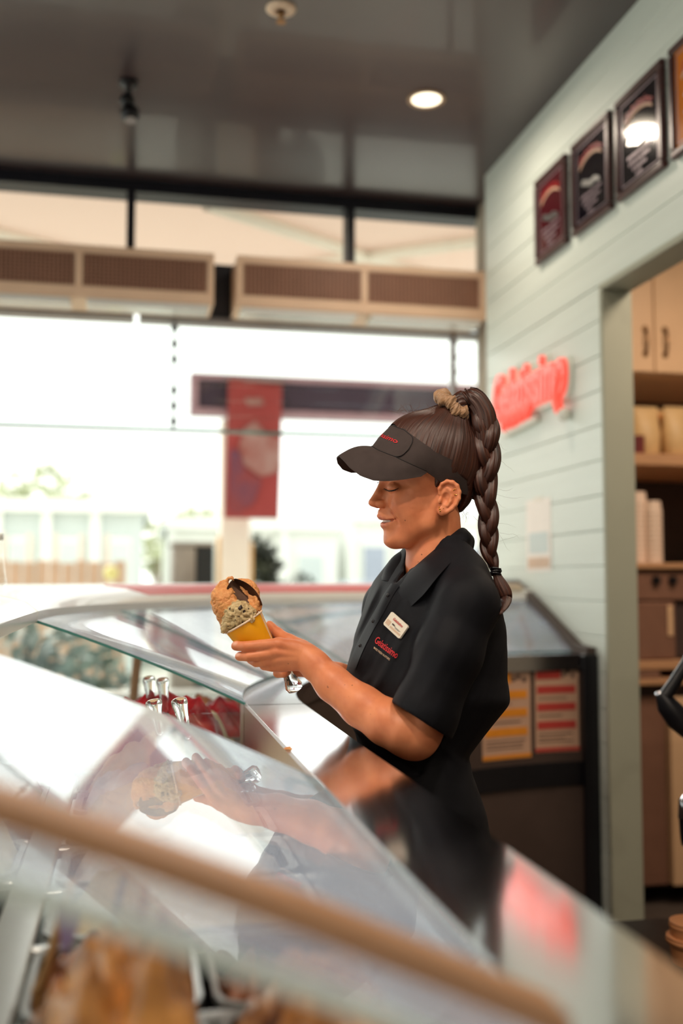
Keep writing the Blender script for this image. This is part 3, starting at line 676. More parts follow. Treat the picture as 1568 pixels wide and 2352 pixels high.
# slanted end cheek against the mint wall, and the warning labels on the staff side
ck = MB(); pr = [(.0, 1.10), (.0, 1.185), (.09, 1.19), (.47, 1.345), (.60, 1.385), (.76, 1.385), (.86, 1.0), (.86, .2), (.02, .2)]
ck.sheet([[(x, U0+1.0+s, z) for s, z in pr] for x in (1.318, 1.347)], closed=True); ck.f += [tuple(range(9)), tuple(range(17, 8, -1))]; ck.fm += [0, 0]
ck.build('end_cheek', M['dark_body'], cb)
MB().box((1.30, U0+.985, .1), (1.347, U0+1.0, 1.165), .003).build('corner_post', M['black_plastic'], cb)
swept('lower_rail', [(.006, .83), (.012, .83), (.012, .74), (.006, .74)], usB[16:], M['black_plastic'], cb)
def label_sheet(name, label, ua, ub, z0, z1, ink, skew):
    mid = P((ua+ub)/2, 0, z0); t = thing(name, label, 'label', mid)
    us = np.linspace(ua, ub, 7); q = lambda f, z, d: P(ua+(ub-ua)*f, -d+.012, z)
    slab = lambda f0, f1, za, zb, d0, d1: MB().slab([[q(f, z+skew*f, d1) for z in (za, zb)] for f in np.linspace(f0, f1, 6)], [[q(f, z+skew*f, d0) for z in (za, zb)] for f in np.linspace(f0, f1, 6)])
    h = z1-z0
    slab(0, 1, z0, z1, .0005, .002).build('sheet', M['label_paper'], t)
    slab(.03, .60, z0+h*.86, z0+h*.99, .002, .003).build('heading', ink, t)
    for f0, hh in ((.62, .93), (.72, .95), (.84, .92)): slab(f0, f0+.07, z0+h*(hh-.05), z0+h*hh, .002, .003).build('pictogram', M['dark_print'], t)
    for y in (.70, .51, .31): slab(.05, .93, z0+h*y, z0+h*(y+.085), .002, .003).build('print_band', ink, t)
    for y in (.64, .45, .25, .20, .15): slab(.07, .07+rng.uniform(.5, .85), z0+h*y, z0+h*(y+.012), .002, .0028).build('print_line', M['dark_print'], t)
    slab(.0, 1, z0+h*.01, z0+h*.065, .002, .003).build('footer', ink, t)
label_sheet('warning_label', 'warning label with amber bands on the dark staff side of the corner case', U0+1.245, U0+1.41, .855, 1.125, M['label_yellow'], .0)
label_sheet('warning_label', 'warning label with red bands, right of the amber one', U0+1.425, U0+1.565, .870, 1.132, M['label_red'], .0)

# gelato pans: black trays with a mound each
def gelato_pan(frame, w, l, zr, m, label, height, seed, rough=1.0, depth=.11, group=None, low=0.0, lean=False):
    """frame(a, b): tray plane -> world xy; w across, l along"""
    c = frame(0, 0); t = thing('gelato_pan', label, 'gelato pan', (c[0], c[1], zr-depth), group)
    q = lambda a, b, z: (*frame(a, b), z)
    ring = lambda f, z: [q(a*w/2*f, b*l/2*(1-(1-f)*w/l), z) for a, b in ((-1, -.72), (-.93, -.91), (-.72, -1), (.72, -1), (.93, -.91), (1, -.72), (1, .72), (.93, .91), (.72, 1), (-.72, 1), (-.93, .91), (-1, .72))]
    MB().sheet([ring(.80, zr-depth), ring(.955, zr), ring(.93, zr+.002), ring(.77, zr-depth+.004)], closed=True).add([p for p in ring(.78, zr-depth+.002)], [tuple(range(12))]).build('tray', M['pan_black'], t)
    MB().sheet([ring(.92, zr+.001), ring(.995, zr+.001), ring(1.0, zr+.004), ring(.995, zr+.007), ring(.92, zr+.006), ring(.92, zr+.001)], closed=True).build('rim', M['pan_rim'], t)
    n, k = 34, 40; A, B = np.meshgrid(np.linspace(-1, 1, n), np.linspace(-1, 1, k), indexing='ij')
    e = np.clip(1-np.maximum(np.abs(A), np.abs(B))**4, 0, 1)
    if lean: e = e*(.55+.45*np.clip((A+.75)/.6, 0, 1))
    pn = np.stack([A*w*22+seed, B*l*22, 0*A+seed*.7], -1)
    H = zr-.014-low+e*height*(.75+.4*vnoise(np.stack([A*1.3+seed, B*1.6, 0*A], -1)))+rough*(.016*fbm(pn, 3)+.011*np.abs(np.sin(7*A+3*B+2.5*fbm(pn*.5, 2))))*(.35+.65*e)
    f = .93-.10*np.clip((zr-H)/depth, 0, 1)
    V = [q(A[i, j]*w/2*f[i, j], B[i, j]*l/2*f[i, j], H[i, j]) for i in range(n) for j in range(k)]
    F = [(i*k+j, (i+1)*k+j, (i+1)*k+j+1, i*k+j+1) for i in range(n-1) for j in range(k-1)]
    obj('gelato', V, F, m, t, smooth=True); return t
def straight(xc, yc): return lambda a, b: (xc+a, yc+b)
ZR = 1.048
for xc, yc, w, l, m, lab, h, low, ro in (
    (-.008, 0.701, .138, .158, 'gold_gelato', 'tall golden caramel gelato mound in the bottom foreground', .098, 0, 1.7),
    (.133, 0.701, .128, .158, 'gold_gelato', 'caramel gelato right of the tall mound, beside the dark pan edge', .075, 0, 1.5),
    (-.008, 0.871, .138, .158, 'brown_gelato', 'half-empty brown chocolate gelato pan with the purple marker in it', .04, .012, 1.4),
    (.133, 0.871, .128, .158, 'brown_gelato', 'dark brown gelato pan behind the right caramel pan', .03, .03, 1.2),
    (.06, 1.041, .27, .158, 'cream_gelato', 'cream gelato pan under the foreground glass lid', .05, .01, 1.0),
    (.06, 1.211, .27, .158, 'pink_white', 'white gelato pan just past the end of the foreground lid', .05, .01, 1.0),
    (.06, 1.381, .27, .158, 'cream_gelato', 'pale cream gelato pan with two clear spatulas standing in it', .06, 0, 1.0),
    (.06, 1.551, .27, .158, 'pink_white', 'coconut white gelato pan in the open gap between the lids', .055, 0, 1.0),
    (.06, 1.664, .27, .120, 'cream_gelato', 'vanilla gelato pan against the clear acrylic divider', .085, 0, 1.0),
    (-.22, .75, .20, .158, 'pistachio', 'pale yellow gelato pan at the left bottom edge', .05, 0, 1.0),
    (-.22, .92, .20, .158, 'pink_white', 'white gelato pan behind the pale yellow one', .05, 0, 1.0),
    (-.22, 1.26, .20, .158, 'pistachio', 'yellow gelato pan left of the clear spatulas', .06, 0, 1.0),
    (-.22, 1.60, .20, .158, 'pink_white', 'white gelato pan far left near the case corner', .06, 0, 1.0)):
    gelato_pan(straight(xc, yc), w, l, ZR, M[m], lab, h, rng.uniform(0, 40), ro, low=low, lean=(yc < .72))
def radial(phi, rc):
    cx, cy = 1.30-rc*math.cos(phi), U0+rc*math.sin(phi)
    return lambda a, b: (cx-a*math.cos(phi)+b*math.sin(phi), cy+a*math.sin(phi)+b*math.cos(phi))
rad_m = [('red_gelato', 'bright red raspberry gelato just past the acrylic divider', .14), ('cream_gelato', 'cream gelato beside the red one in the corner case', .10), ('red_gelato', 'second red gelato, deeper in the corner case', .10), ('brown_gelato', 'brown gelato under the second corner lid', .06), ('pink_white', 'white gelato under the second corner lid', .06),
         ('gold_gelato', 'amber gelato under the third corner lid', .06), ('cream_gelato', 'pale gelato under the third corner lid', .06), ('brown_gelato', 'dark gelato behind the person in the corner case', .06), ('pink_white', 'white gelato under the last lid by the wall', .06), ('red_gelato', 'red gelato nearest the mint wall', .05)]
for i, (m, lab, h) in enumerate(rad_m): gelato_pan(radial(.085+.15*i, 1.255), .29, .145, ZR, M[m], lab, h, rng.uniform(0, 40))

def spatula(label, top, bottom, blade_to, hm, group=None):
    t = thing('gelato_spatula', label, 'spatula', tuple(bottom), group)
    a, b = np.array(top, float), np.array(bottom, float); L = np.linalg.norm(a-b); L = max(L, 1e-6); ax = (a-b)/L
    pr = [(.0005, -.001), (.005, 0), (.0056, L*.1), (.0066, L*.3), (.0080, L*.5), (.0098, L*.7), (.0112, L*.82), (.0116, L*.90), (.0105, L*.955), (.0078, L*.985), (.004, L*.998), (.0004, L)]
    MB().lathe(tuple(b), pr, 24, tuple(ax)).build('handle', hm, t, smooth=True)
    c = np.array(blade_to, float); d = c-b; side = np.cross(d, CF); side /= np.linalg.norm(side)
    MB().slab([[b+d*f+side*w*k for k in (-1, 0, 1)] for f, w in ((0, .006), (.35, .008), (.55, .02), (.9, .022), (1, .014))], [[b+d*f+side*w*k+CF*.0015 for k in (-1, 0, 1)] for f, w in ((0, .006), (.35, .008), (.55, .02), (.9, .022), (1, .014))]).build('blade', M['steel_matte'], t)
for lab, px, py, d, bx_, by_ in (('clear acrylic gelato spatula standing upright, sharpest one in the open gap', 409, 1602, 1.42, 432, 1700),
                                 ('clear spatula left of the sharpest one, half hidden by the lid edge', 351, 1606, 1.40, 368, 1690),
                                 ('blurred clear spatula behind the two near ones, right of the pair', 372, 1556, 1.78, 380, 1640),
                                 ('blurred clear spatula behind the near ones, left of the pair', 341, 1552, 1.80, 350, 1640)):
    T, B = ray_d(px, py, d), ray_d(bx_, by_, d-.01)
    spatula(lab, T, B, B+(B-T)*.8, M['acrylic'])
# things in the near pans
mk = thing('flavour_marker', 'lavender pointed plastic flavour marker stuck in the brown gelato', 'marker', tuple(ray_d(150, 2190, .78)))
mp = [ray_d(a, b, .775) for a, b in ((128, 2078), (186, 2084), (176, 2140), (152, 2188), (142, 2184), (134, 2130))]
MB().add(mp+[p+CF*.003 for p in mp], [tuple(range(6)), tuple(range(11, 5, -1))]+[(i, (i+1) % 6, (i+1) % 6+6, i+6) for i in range(6)]).build('blade', M['purple'], mk)
mq = [ray_d(a, b, .778) for a, b in ((137, 2090), (150, 2088), (148, 2122), (139, 2120))]
MB().add(mq+[p-CF*.001 for p in mq], [(4, 5, 6, 7)]+[(i, (i+1) % 4, (i+1) % 4+4, i+4) for i in range(4)]).build('print', M['pistachio'], mk)
for lab, a, b, m, d in (('pale wooden paddle leaning in the brown gelato, left of the purple marker', (138, 2120), (100, 2250), 'wood_spoon', .815),
                        ('thin grey spatula stem between the marker and the caramel mound', (262, 2110), (226, 2262), 'grey_metal', .79),
                        ('tan stick standing in the dark pan, right of the grey stem', (325, 2130), (318, 2240), 'wood_spoon', .80)):
    t = thing('serving_stick', lab, 'spatula', tuple(ray_d(*b, d)))
    q0, q1 = ray_d(*a, d), ray_d(*b, d); dd = (q1-q0)/np.linalg.norm(q1-q0); side = np.cross(dd, CF); side /= np.linalg.norm(side)
    w_ = .004 if m == 'wood_spoon' else .003
    MB().tube([q0-dd*.035, q0, q1+dd*.01], [w_*.8, w_, w_], 10).build('stem', M[m], t, smooth=True)
    MB().slab([[q1+dd*f+side*w*k for k in (-1, 1)] for f, w in ((-.01, w_), (.012, .007), (.035, .008), (.048, .005))], [[q1+dd*f+side*w*k+CF*.003 for k in (-1, 1)] for f, w in ((-.01, w_), (.012, .007), (.035, .008), (.048, .005))]).build('paddle', M[m], t)
cr = ray_d(662, 1716, 1.29); cr[2] = 1.166
cv = [cr+np.array(p)*.001 for p in ((-5, -2, 0), (4, -4, 0), (6, 2, 0), (-2, 5, 0), (-3, -1, 3), (2, -2, 4), (1, 2, 3), (-6, 1, 1))]
tag(obj('cone_crumb', cv, [(0, 1, 5, 4), (1, 2, 6, 5), (2, 3, 6), (3, 7, 4, 6), (4, 5, 6), (7, 0, 4), (0, 3, 2, 1), (7, 3, 0)], M['caramel'], origin=cr), 'tiny caramel crumb lying on the shiny steel worktop', 'crumb')

# on the rail by the mint wall
bt = thing('pump_bottle', 'pale teal pump bottle on the display rail by the mint wall', 'bottle', (1.17, 3.34, 1.374))
MB().lathe((1.17, 3.34, 1.374), [(.04, 0), (.042, .01), (.040, .04), (.028, .065), (.012, .078), (.012, .09)], 24).build('body', M['teal_plastic'], bt, smooth=True)
MB().lathe((1.17, 3.34, 1.464), [(.014, 0), (.014, .015), (.005, .018), (.005, .04), (.012, .042), (.012, .05)], 16).build('pump', M['white_enamel'], bt, smooth=True)
MB().tube([(1.17, 3.34, 1.508), (1.14, 3.33, 1.508), (1.125, 3.325, 1.50)], .005, 8).build('nozzle', M['white_enamel'], bt)
bc = thing('card_box', 'low beige card box on the display rail under the teal bottle', 'box', (1.20, 3.25, 1.346))
MB().box((1.06, 3.20, 1.346), (1.31, 3.27, 1.366), .003).build('box', M['beige_card'], bc)
MB().box((1.07, 3.205, 1.366), (1.30, 3.265, 1.372), .002).build('lid', M['beige_card'], bc)
jr = thing('glass_jar', 'clear glass jar at the left edge on the display rail', 'jar', (-.40, 2.0, 1.37))
c_ = ray_d(-16, 1328, 1.95); c_[2] = 1.371
MB().lathe(tuple(c_), [(.022, 0), (.026, .004), (.024, .02), (.018, .06), (.016, .09)], 24).build('jar', M['clear_glass'], jr, smooth=True)
MB().lathe(tuple(c_+np.array([0, 0, .09])), [(.018, 0), (.018, .012), (.001, .014)], 24).build('lid', M['white_enamel'], jr, smooth=True)

# ---------------------------------------------------------------- store room seen through the opening
SY_ = 3.30
def D(px, y=SY_): return (math.tan(math.atan((px-784)/FPX)+YAW))*y
def Zp(py, px=1505, y=SY_): a = math.atan((px-784)/FPX); return CZ+(1335-py)/FPX*y*math.cos(a)/math.cos(a+YAW)
cu = thing('wall_cupboard', 'peach two-door wall cupboard high in the store room', 'cupboard', (1.87, 3.55, Zp(853)))
xs = (1.455, D(1513), 2.32)
MB().box((xs[0], SY_+.02, Zp(853)), (xs[2], 3.9, 2.98)).build('carcass', M['cupboard'], cu)
for k in (0, 1):
    d_ = MB().box((xs[k]+.002, SY_, Zp(850)), (xs[k+1]-.002, SY_+.02, 2.97), .003).build('door', M['cupboard'], cu)
    hx = D(1491) if k == 0 else D(1537); za, zb = Zp(808), Zp(748)
    MB().tube([(hx, SY_, za), (hx, SY_-.016, za+.012), (hx, SY_-.022, (za+zb)/2), (hx, SY_-.016, zb-.012), (hx, SY_, zb)], .005, 8).build('handle', M['handle_metal'], d_, smooth=True)
    for zz in (za, zb): MB().lathe((hx, SY_-.003, zz), [(.012, 0), (.012, .003)], 14, axis=(0, 1, 0)).build('handle_rose', M['handle_metal'], d_)
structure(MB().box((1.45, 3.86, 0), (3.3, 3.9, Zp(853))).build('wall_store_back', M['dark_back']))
for nm, lab, z0, z1 in (('wall_shelf', 'pine shelf carrying the packets, under the peach cupboard', Zp(1068), Zp(1040)), ('wall_shelf', 'lower pine shelf carrying the foam cups', Zp(1307), Zp(1293))):
    t = thing(nm, lab, 'shelf', (1.9, 3.58, z0))
    MB().box((1.445, SY_, z0), (2.6, 3.85, z1), .003).build('plank', M['wood_shelf'], t)
    MB().box((2.56, SY_+.1, z0-.12), (2.58, 3.86, z0), .002).build('bracket', M['handle_metal'], t)
zs = Zp(1040)
def packet(lab, px, w, h, m, y=3.4, r=.012):
    x = D(px, y); t = thing('packet', lab, 'packet', (x, y, zs), 'packets on the upper shelf')
    G = [[(x+w/2*math.cos(a)*f, y+.04*math.sin(a)*g, zs+h*q) for a in np.linspace(0, 2*math.pi, 13)[:-1]] for q, f, g in ((0, .8, .8), (.06, 1, 1), (.45, 1.04, 1.1), (.8, .95, .5), (.93, .9, .08), (1, .92, .05))]
    MB().sheet(G, closed=True).add(G[0], [tuple(range(12))]).add(G[-1], [tuple(range(12))]).build('bag', m, t, smooth=True, auto=50)
    MB().box((x-w*.45, y-.004, zs+h*.90), (x+w*.45, y+.004, zs+h*.99), .001).build('seal', M['bag_cream'], t)
packet('round cream packet on the upper shelf', 1488, .11, .19, M['bag_cream'])
packet('amber packet right of the cream one on the upper shelf', 1531, .10, .19, M['bag_amber'], 3.45)
packet('pale packet at the right picture edge on the upper shelf', 1556, .10, .19, M['bag_cream'], 3.38)
tn = thing('tin', 'small maroon tin in front of the cream packet', 'tin', (D(1468, 3.34), 3.34, zs))
MB().lathe((D(1468, 3.34), 3.34, zs), [(.024, 0), (.026, .002), (.026, .066), (.024, .068)], 24).build('can', M['bag_maroon'], tn, smooth=True, auto=40)
MB().lathe((D(1468, 3.34), 3.34, zs+.068), [(.0255, 0), (.0255, .006), (.001, .007)], 24).build('lid', M['bag_cream'], tn, smooth=True, auto=40)
zc = Zp(1293)
def cup_stack(lab, px, py, y):
    x = D(px, y); top = Zp(py, px, y); t = thing('cup_stack', lab, 'cups', (x, y, zc), 'stacks of foam cups')
    n = int((top-zc-.05)/.018)
    for i in range(n):
        z0 = zc+i*.018; MB().lathe((x, y, z0), [(.033, 0), (.035, .004), (.034, .008), (.028, .050), (.0, .050)], 20).build('cup', M['foam'], t, smooth=True, auto=40)
cup_stack('taller stack of upturned foam cups on the lower shelf', 1466, 1108, 3.40)
cup_stack('shorter stack of upturned foam cups, right of the taller', 1500, 1136, 3.37)
mcn = thing('oven', 'brown countertop machine with two black dials on the store room bench', 'oven', (1.95, 3.6, Zp(1520)))
zt_, zm_, zb2 = Zp(1309), Zp(1378), Zp(1520)
MB().box((1.45, SY_+.04, zb2+.01), (2.25, 3.84, zt_-.004), .006).build('body', M['dark_back'], mcn)
MB().box((1.46, SY_+.02, zm_), (2.2, SY_+.04, zt_-.006), .003).build('control_panel', M['brown_box'], mcn)
for px in (1510, 1548, 1590): MB().lathe((D(px), SY_+.02, Zp(1333)), [(.017, 0), (.016, -.012), (.012, -.02), (.0005, -.021)], 20, axis=(0, 1, 0)).build('dial', M['black_plastic'], mcn, smooth=True, auto=40)
MB().box((1.46, SY_, zb2+.01), (D(1548), SY_+.03, zm_-.006), .006).build('door', M['brown_box'], mcn)
MB().box((D(1528), SY_-.006, Zp(1460)), (D(1540), SY_, Zp(1390)), .002).build('door_handle', M['cupboard'], mcn)
bn_ = thing('bench', 'pine-topped brown bench in the store room under the machine', 'bench', (2.0, 3.6, 0))
MB().box((1.445, SY_-.02, Zp(1535)), (2.6, 3.85, zb2+.008), .003).build('upper_board', M['wood_shelf'], bn_)
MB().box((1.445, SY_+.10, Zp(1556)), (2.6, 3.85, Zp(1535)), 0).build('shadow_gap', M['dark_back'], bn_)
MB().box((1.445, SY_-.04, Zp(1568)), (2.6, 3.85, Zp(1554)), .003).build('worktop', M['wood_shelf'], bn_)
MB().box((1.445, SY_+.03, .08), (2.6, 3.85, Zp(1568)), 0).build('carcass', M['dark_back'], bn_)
xq = D(1522)
MB().box((1.46, SY_+.005, .10), (xq-.003, SY_+.03, Zp(1598)), .003).build('door', M['brown_box'], bn_)
MB().box((xq+.003, SY_-.02, .10), (2.35, SY_+.03, Zp(1598)), .003).build('door', M['cupboard'], bn_)
bd = thing('cutting_board', 'dark board lying on the bench edge below the machine', 'board', (D(1475), SY_, Zp(1554)))
MB().box((1.47, SY_-.03, Zp(1554)), (D(1500), SY_+.09, Zp(1538)), .003).build('board', M['brown_box'], bd)
MB().tube([(D(1500), SY_+.02, Zp(1547)), (D(1506), SY_+.03, Zp(1547)), (D(1500), SY_+.05, Zp(1547))], .003, 8).build('grip', M['handle_metal'], bd)
# trolley at the right edge with the coffee machine
td = 2.1
q = lambda px, py, d=td: ray_d(px, py, d)
tz = .95
tr = thing('trolley', 'steel trolley just outside the right edge of the picture', 'trolley', (1.42, 1.93, 0))
for x, y in ((1.29, 1.74), (1.72, 1.74), (1.29, 2.10), (1.72, 2.10)): MB().tube([(x, y, 0), (x, y, .93)], .011, 10).build('post', M['steel_matte'], tr)
for zz, xl in ((.497, 1.03), (.93, 1.275)): MB().box((xl, 1.72, zz), (1.735, 2.12, zz+.018), .003).build('shelf', M['black_plastic'], tr)
cmn = thing('coffee_machine', 'black coffee machine, only its lever handle in view at the right edge', 'coffee machine', (1.42, 1.93, .948))
MB().box((1.30, 1.78, .96), (1.70, 2.08, 1.38), .015).build('body', M['black_plastic'], cmn)
for x, y in ((1.33, 1.81), (1.67, 1.81), (1.33, 2.05), (1.67, 2.05)): MB().lathe((x, y, .948), [(.015, 0), (.018, .012)], 12).build('foot', M['black_plastic'], cmn)
def bar(name, pts, r, m, parent): MB().tube(pts, r, 14).build(name, m, parent, smooth=True, auto=50)
bar('lever_arm', [q(1606, 1470), q(1578, 1520), q(1548, 1568), q(1528, 1598)], [.012, .012, .013, .014], M['black_plastic'], cmn)
bar('lever_pivot', [q(1606, 1470), (1.30, 1.86, 1.24), (1.34, 1.86, 1.24)], [.012, .014, .016], M['chrome'], cmn)
bar('lever_grip', [q(1514, 1592), q(1530, 1618), q(1556, 1650), q(1580, 1672), q(1600, 1676)], [.010, .022, .026, .024, .016], M['black_plastic'], cmn)
MB().lathe(tuple(q(1512, 1596)), ball(0, .008), 14).build('chrome_tip', M['chrome'], cmn, smooth=True)
pf = thing('portafilter', 'hanging black portafilter handle with chrome collar at the right edge', 'portafilter', tuple(q(1572, 1945)))
bar('grip', [q(1572, 1880), q(1573, 1925), q(1574, 1942)], [.012, .010, .008], M['black_plastic'], pf)
bar('collar', [q(1576, 1826), q(1573, 1838), q(1572, 1880)], [.006, .013, .0135], M['chrome'], pf)
MB().tube([q(1576, 1826), q(1590, 1800), (1.285, 1.80, .94)], .004, 8).build('hook', M['chrome'], pf)
for i, (lab, py) in enumerate((('tan plastic tub, lower of the nested pair at the right edge', 2160), ('tan plastic tub, upper of the nested pair at the right edge', 2120))):
    c = q(1590, py, 2.05); c[2] = .515+.038*i
    t = thing('plastic_tub', lab, 'tub', tuple(c), 'nested tan tubs')
    MB().lathe(tuple(c), [(.040, 0), (.044, .045), (.050-.006*i, .052), (.052-.006*i, .060), (.050-.006*i, .066), (.042, .064), (.038, .01), (.0, .008)], 28).build('tub', M['tub'], t, smooth=True, auto=40)
    MB().lathe(tuple(c+np.array([0, 0, .066])), [(.050-.006*i, 0), (.051-.006*i, .004), (.044-.006*i, .006)], 28).build('rim', M['tub'], t, smooth=True, auto=40)
SCALING[0] = False
# ---------------------------------------------------------------- the person: blended implicit volumes, meshed with surface nets
DP = 1.763; KP = 1/1297.0                    # distance of the figure; metres per blueprint unit
def at(px, py, v=0.0): return at_d(px, py, DP+np.asarray(v, float)*KP)
def A3(p): p = np.asarray(p, float); return at(p[..., 0], p[..., 1], p[..., 2])
class Field:
    """signed distance grid in blueprint units: x right, y down, v away"""
    def __init__(s, lo, hi, h):
        s.lo = np.array(lo, float); s.h = h; s.n = np.ceil((np.array(hi)-s.lo)/h).astype(int)+1
        s.a = np.full(s.n, 40.0, np.float32); s.ax = [(s.lo[i]+np.arange(s.n[i])*h).astype(np.float32) for i in range(3)]
    def box(s, lo, hi):
        i0 = np.clip(np.floor((np.array(lo)-s.lo)/s.h).astype(int), 0, s.n); i1 = np.clip(np.ceil((np.array(hi)-s.lo)/s.h).astype(int)+1, 0, s.n)
        sl = tuple(slice(a, b) for a, b in zip(i0, i1))
        return sl, s.ax[0][sl[0]][:, None, None], s.ax[1][sl[1]][None, :, None], s.ax[2][sl[2]][None, None, :]
    def put(s, fn, lo, hi, k=0.0, op='add'):
        m = abs(k)+4*s.h; sl, X, Y, V = s.box(np.array(lo)-m, np.array(hi)+m)
        if s.a[sl].size == 0: return s
        d = fn(X, Y, V).astype(np.float32); a = s.a[sl]
        if op != 'add': d = -d; a = -a if op == 'sub' else a
        if op == 'sub': a = s.a[sl]; a = -a; d = -d                # sub: max(a, -d) = -min(-a, d)
        if op == 'sub': r = s.smin(a, d, k); s.a[sl] = -r
        else: s.a[sl] = s.smin(a, d, k)
        return s
    @staticmethod
    def smin(a, b, k):
        if k <= 0: return np.minimum(a, b)
        h = np.clip(.5+.5*(b-a)/k, 0, 1); return b*(1-h)+a*h-k*h*(1-h)
    def ell(s, c, r, k=8, rot=None, op='add', mirror=False):
        c = np.array(c, float); r = np.array(r, float); R = np.eye(3) if rot is None else np.array(rot); e = np.sqrt(((R*r[None, :])**2).sum(1))
        def fn(X, Y, V, c=c):
            x, y, v = X-c[0], Y-c[1], V-c[2]
            q = [R[0, i]*x+R[1, i]*y+R[2, i]*v for i in range(3)]
            k0 = np.sqrt(sum((q[i]/r[i])**2 for i in range(3)))+1e-6; k1 = np.sqrt(sum((q[i]/r[i]**2)**2 for i in range(3)))+1e-9
            return k0*(k0-1)/k1
        s.put(fn, c-e, c+e, k, op)
        if mirror:
            F = np.diag([1, 1, -1.0]); s.ell(c*[1, 1, -1], r, k, F@R@F, op)
        return s
    def cap(s, p, q, r0, r1, k=8, op='add', mirror=False):
        p, q = np.array(p, float), np.array(q, float); d = q-p; L = d@d+1e-9
        def fn(X, Y, V):
            x, y, v = X-p[0], Y-p[1], V-p[2]
            t = np.clip((x*d[0]+y*d[1]+v*d[2])/L, 0, 1)
            return np.sqrt((x-t*d[0])**2+(y-t*d[1])**2+(v-t*d[2])**2)-(r0+(r1-r0)*t)
        r = max(r0, r1); s.put(fn, np.minimum(p, q)-r, np.maximum(p, q)+r, k, op)
        if mirror: s.cap(p*[1, 1, -1], q*[1, 1, -1], r0, r1, k, op)
        return s
    def chain(s, pts, k=6, k0=None, op='add', mirror=False):
        for i in range(len(pts)-1): s.cap(pts[i][:3], pts[i+1][:3], pts[i][3], pts[i+1][3], k if i or k0 is None else k0, op, mirror)
        return s
    def mesh(s):
        a = s.a; ins = a < 0; nx, ny, nz = a.shape
        acc = np.zeros((nx-1, ny-1, nz-1), np.uint8)
        for i in (0, 1):
            for j in (0, 1):
                for k in (0, 1): acc += ins[i:nx-1+i, j:ny-1+j, k:nz-1+k]
        cells = np.argwhere((acc > 0) & (acc < 8)); idx = np.full(acc.shape, -1, np.int32); idx[tuple(cells.T)] = np.arange(len(cells))
        C = [(i, j, k) for i in (0, 1) for j in (0, 1) for k in (0, 1)]
        val = np.stack([a[cells[:, 0]+i, cells[:, 1]+j, cells[:, 2]+k] for i, j, k in C], 1)
        P_ = np.zeros((len(cells), 3)); cnt = np.zeros(len(cells))
        for m in range(8):
            for n in range(m+1, 8):
                if sum(abs(C[m][q]-C[n][q]) for q in range(3)) != 1: continue
                x = (val[:, m] < 0) != (val[:, n] < 0); t = np.where(x, val[:, m]/(val[:, m]-val[:, n]+1e-12), 0)
                P_ += np.where(x[:, None], np.array(C[m])+t[:, None]*(np.array(C[n])-np.array(C[m])), 0); cnt += x
        V = s.lo+s.h*(cells+P_/cnt[:, None]); F = []
        for ax in range(3):
            sh = [slice(None)]*3; sl0 = list(sh); sl1 = list(sh); sl0[ax] = slice(0, -1); sl1[ax] = slice(1, None)
            A_, B_ = ins[tuple(sl0)], ins[tuple(sl1)]; e = np.argwhere(A_ != B_); u, w = [(1, 2), (2, 0), (0, 1)][ax]
            e = e[(e[:, u] > 0) & (e[:, w] > 0) & (e[:, u] < a.shape[u]-1) & (e[:, w] < a.shape[w]-1)]
            def g(du, dw):
                c = e.copy(); c[:, u] -= du; c[:, w] -= dw; return idx[tuple(c.T)]
            qd = np.stack([g(1, 1), g(0, 1), g(0, 0), g(1, 0)], 1); flip = ~A_[tuple(e.T)]
            qd[flip] = qd[flip][:, ::-1]; F.append(qd)
        return V, np.concatenate(F)
def smooth_mesh(V, F, it=2, f=.5):
    for _ in range(it):
        S = np.zeros_like(V); c = np.zeros(len(V))
        for i in range(4):
            for j in ((i+1) % 4, (i+3) % 4): np.add.at(S, F[:, i], V[F[:, j]]); np.add.at(c, F[:, i], 1)
        V = V+f*(S/np.maximum(c, 1)[:, None]-V)
    return V
def vnorm(V, F):
    n = np.cross(V[F[:, 2]]-V[F[:, 0]], V[F[:, 3]]-V[F[:, 1]]); N_ = np.zeros_like(V)
    for i in range(4): np.add.at(N_, F[:, i], n)
    return N_/(np.linalg.norm(N_, axis=1)[:, None]+1e-12)
def rotz(deg): a = math.radians(deg); return np.array([[math.cos(a), -math.sin(a), 0], [math.sin(a), math.cos(a), 0], [0, 0, 1]])
def roty(deg): a = math.radians(deg); return np.array([[math.cos(a), 0, math.sin(a)], [0, 1, 0], [-math.sin(a), 0, math.cos(a)]])
def rotx(deg): a = math.radians(deg); return np.array([[1, 0, 0], [0, math.cos(a), -math.sin(a)], [0, math.sin(a), math.cos(a)]])
HY = math.radians(20); HC = 1000.0            # head turned a little towards the lens
def hturn(p):
    p = np.array(p, float); x, v = p[..., 0]-HC, p[..., 2].copy(); q = p.copy()
    q[..., 0] = HC+x*math.cos(HY)-v*math.sin(HY); q[..., 2] = x*math.sin(HY)+v*math.cos(HY); return q
def hunturn(p):
    p = np.array(p, float); x, v = p[..., 0]-HC, p[..., 2].copy(); q = p.copy()
    q[..., 0] = HC+x*math.cos(HY)+v*math.sin(HY); q[..., 2] = -x*math.sin(HY)+v*math.cos(HY); return q

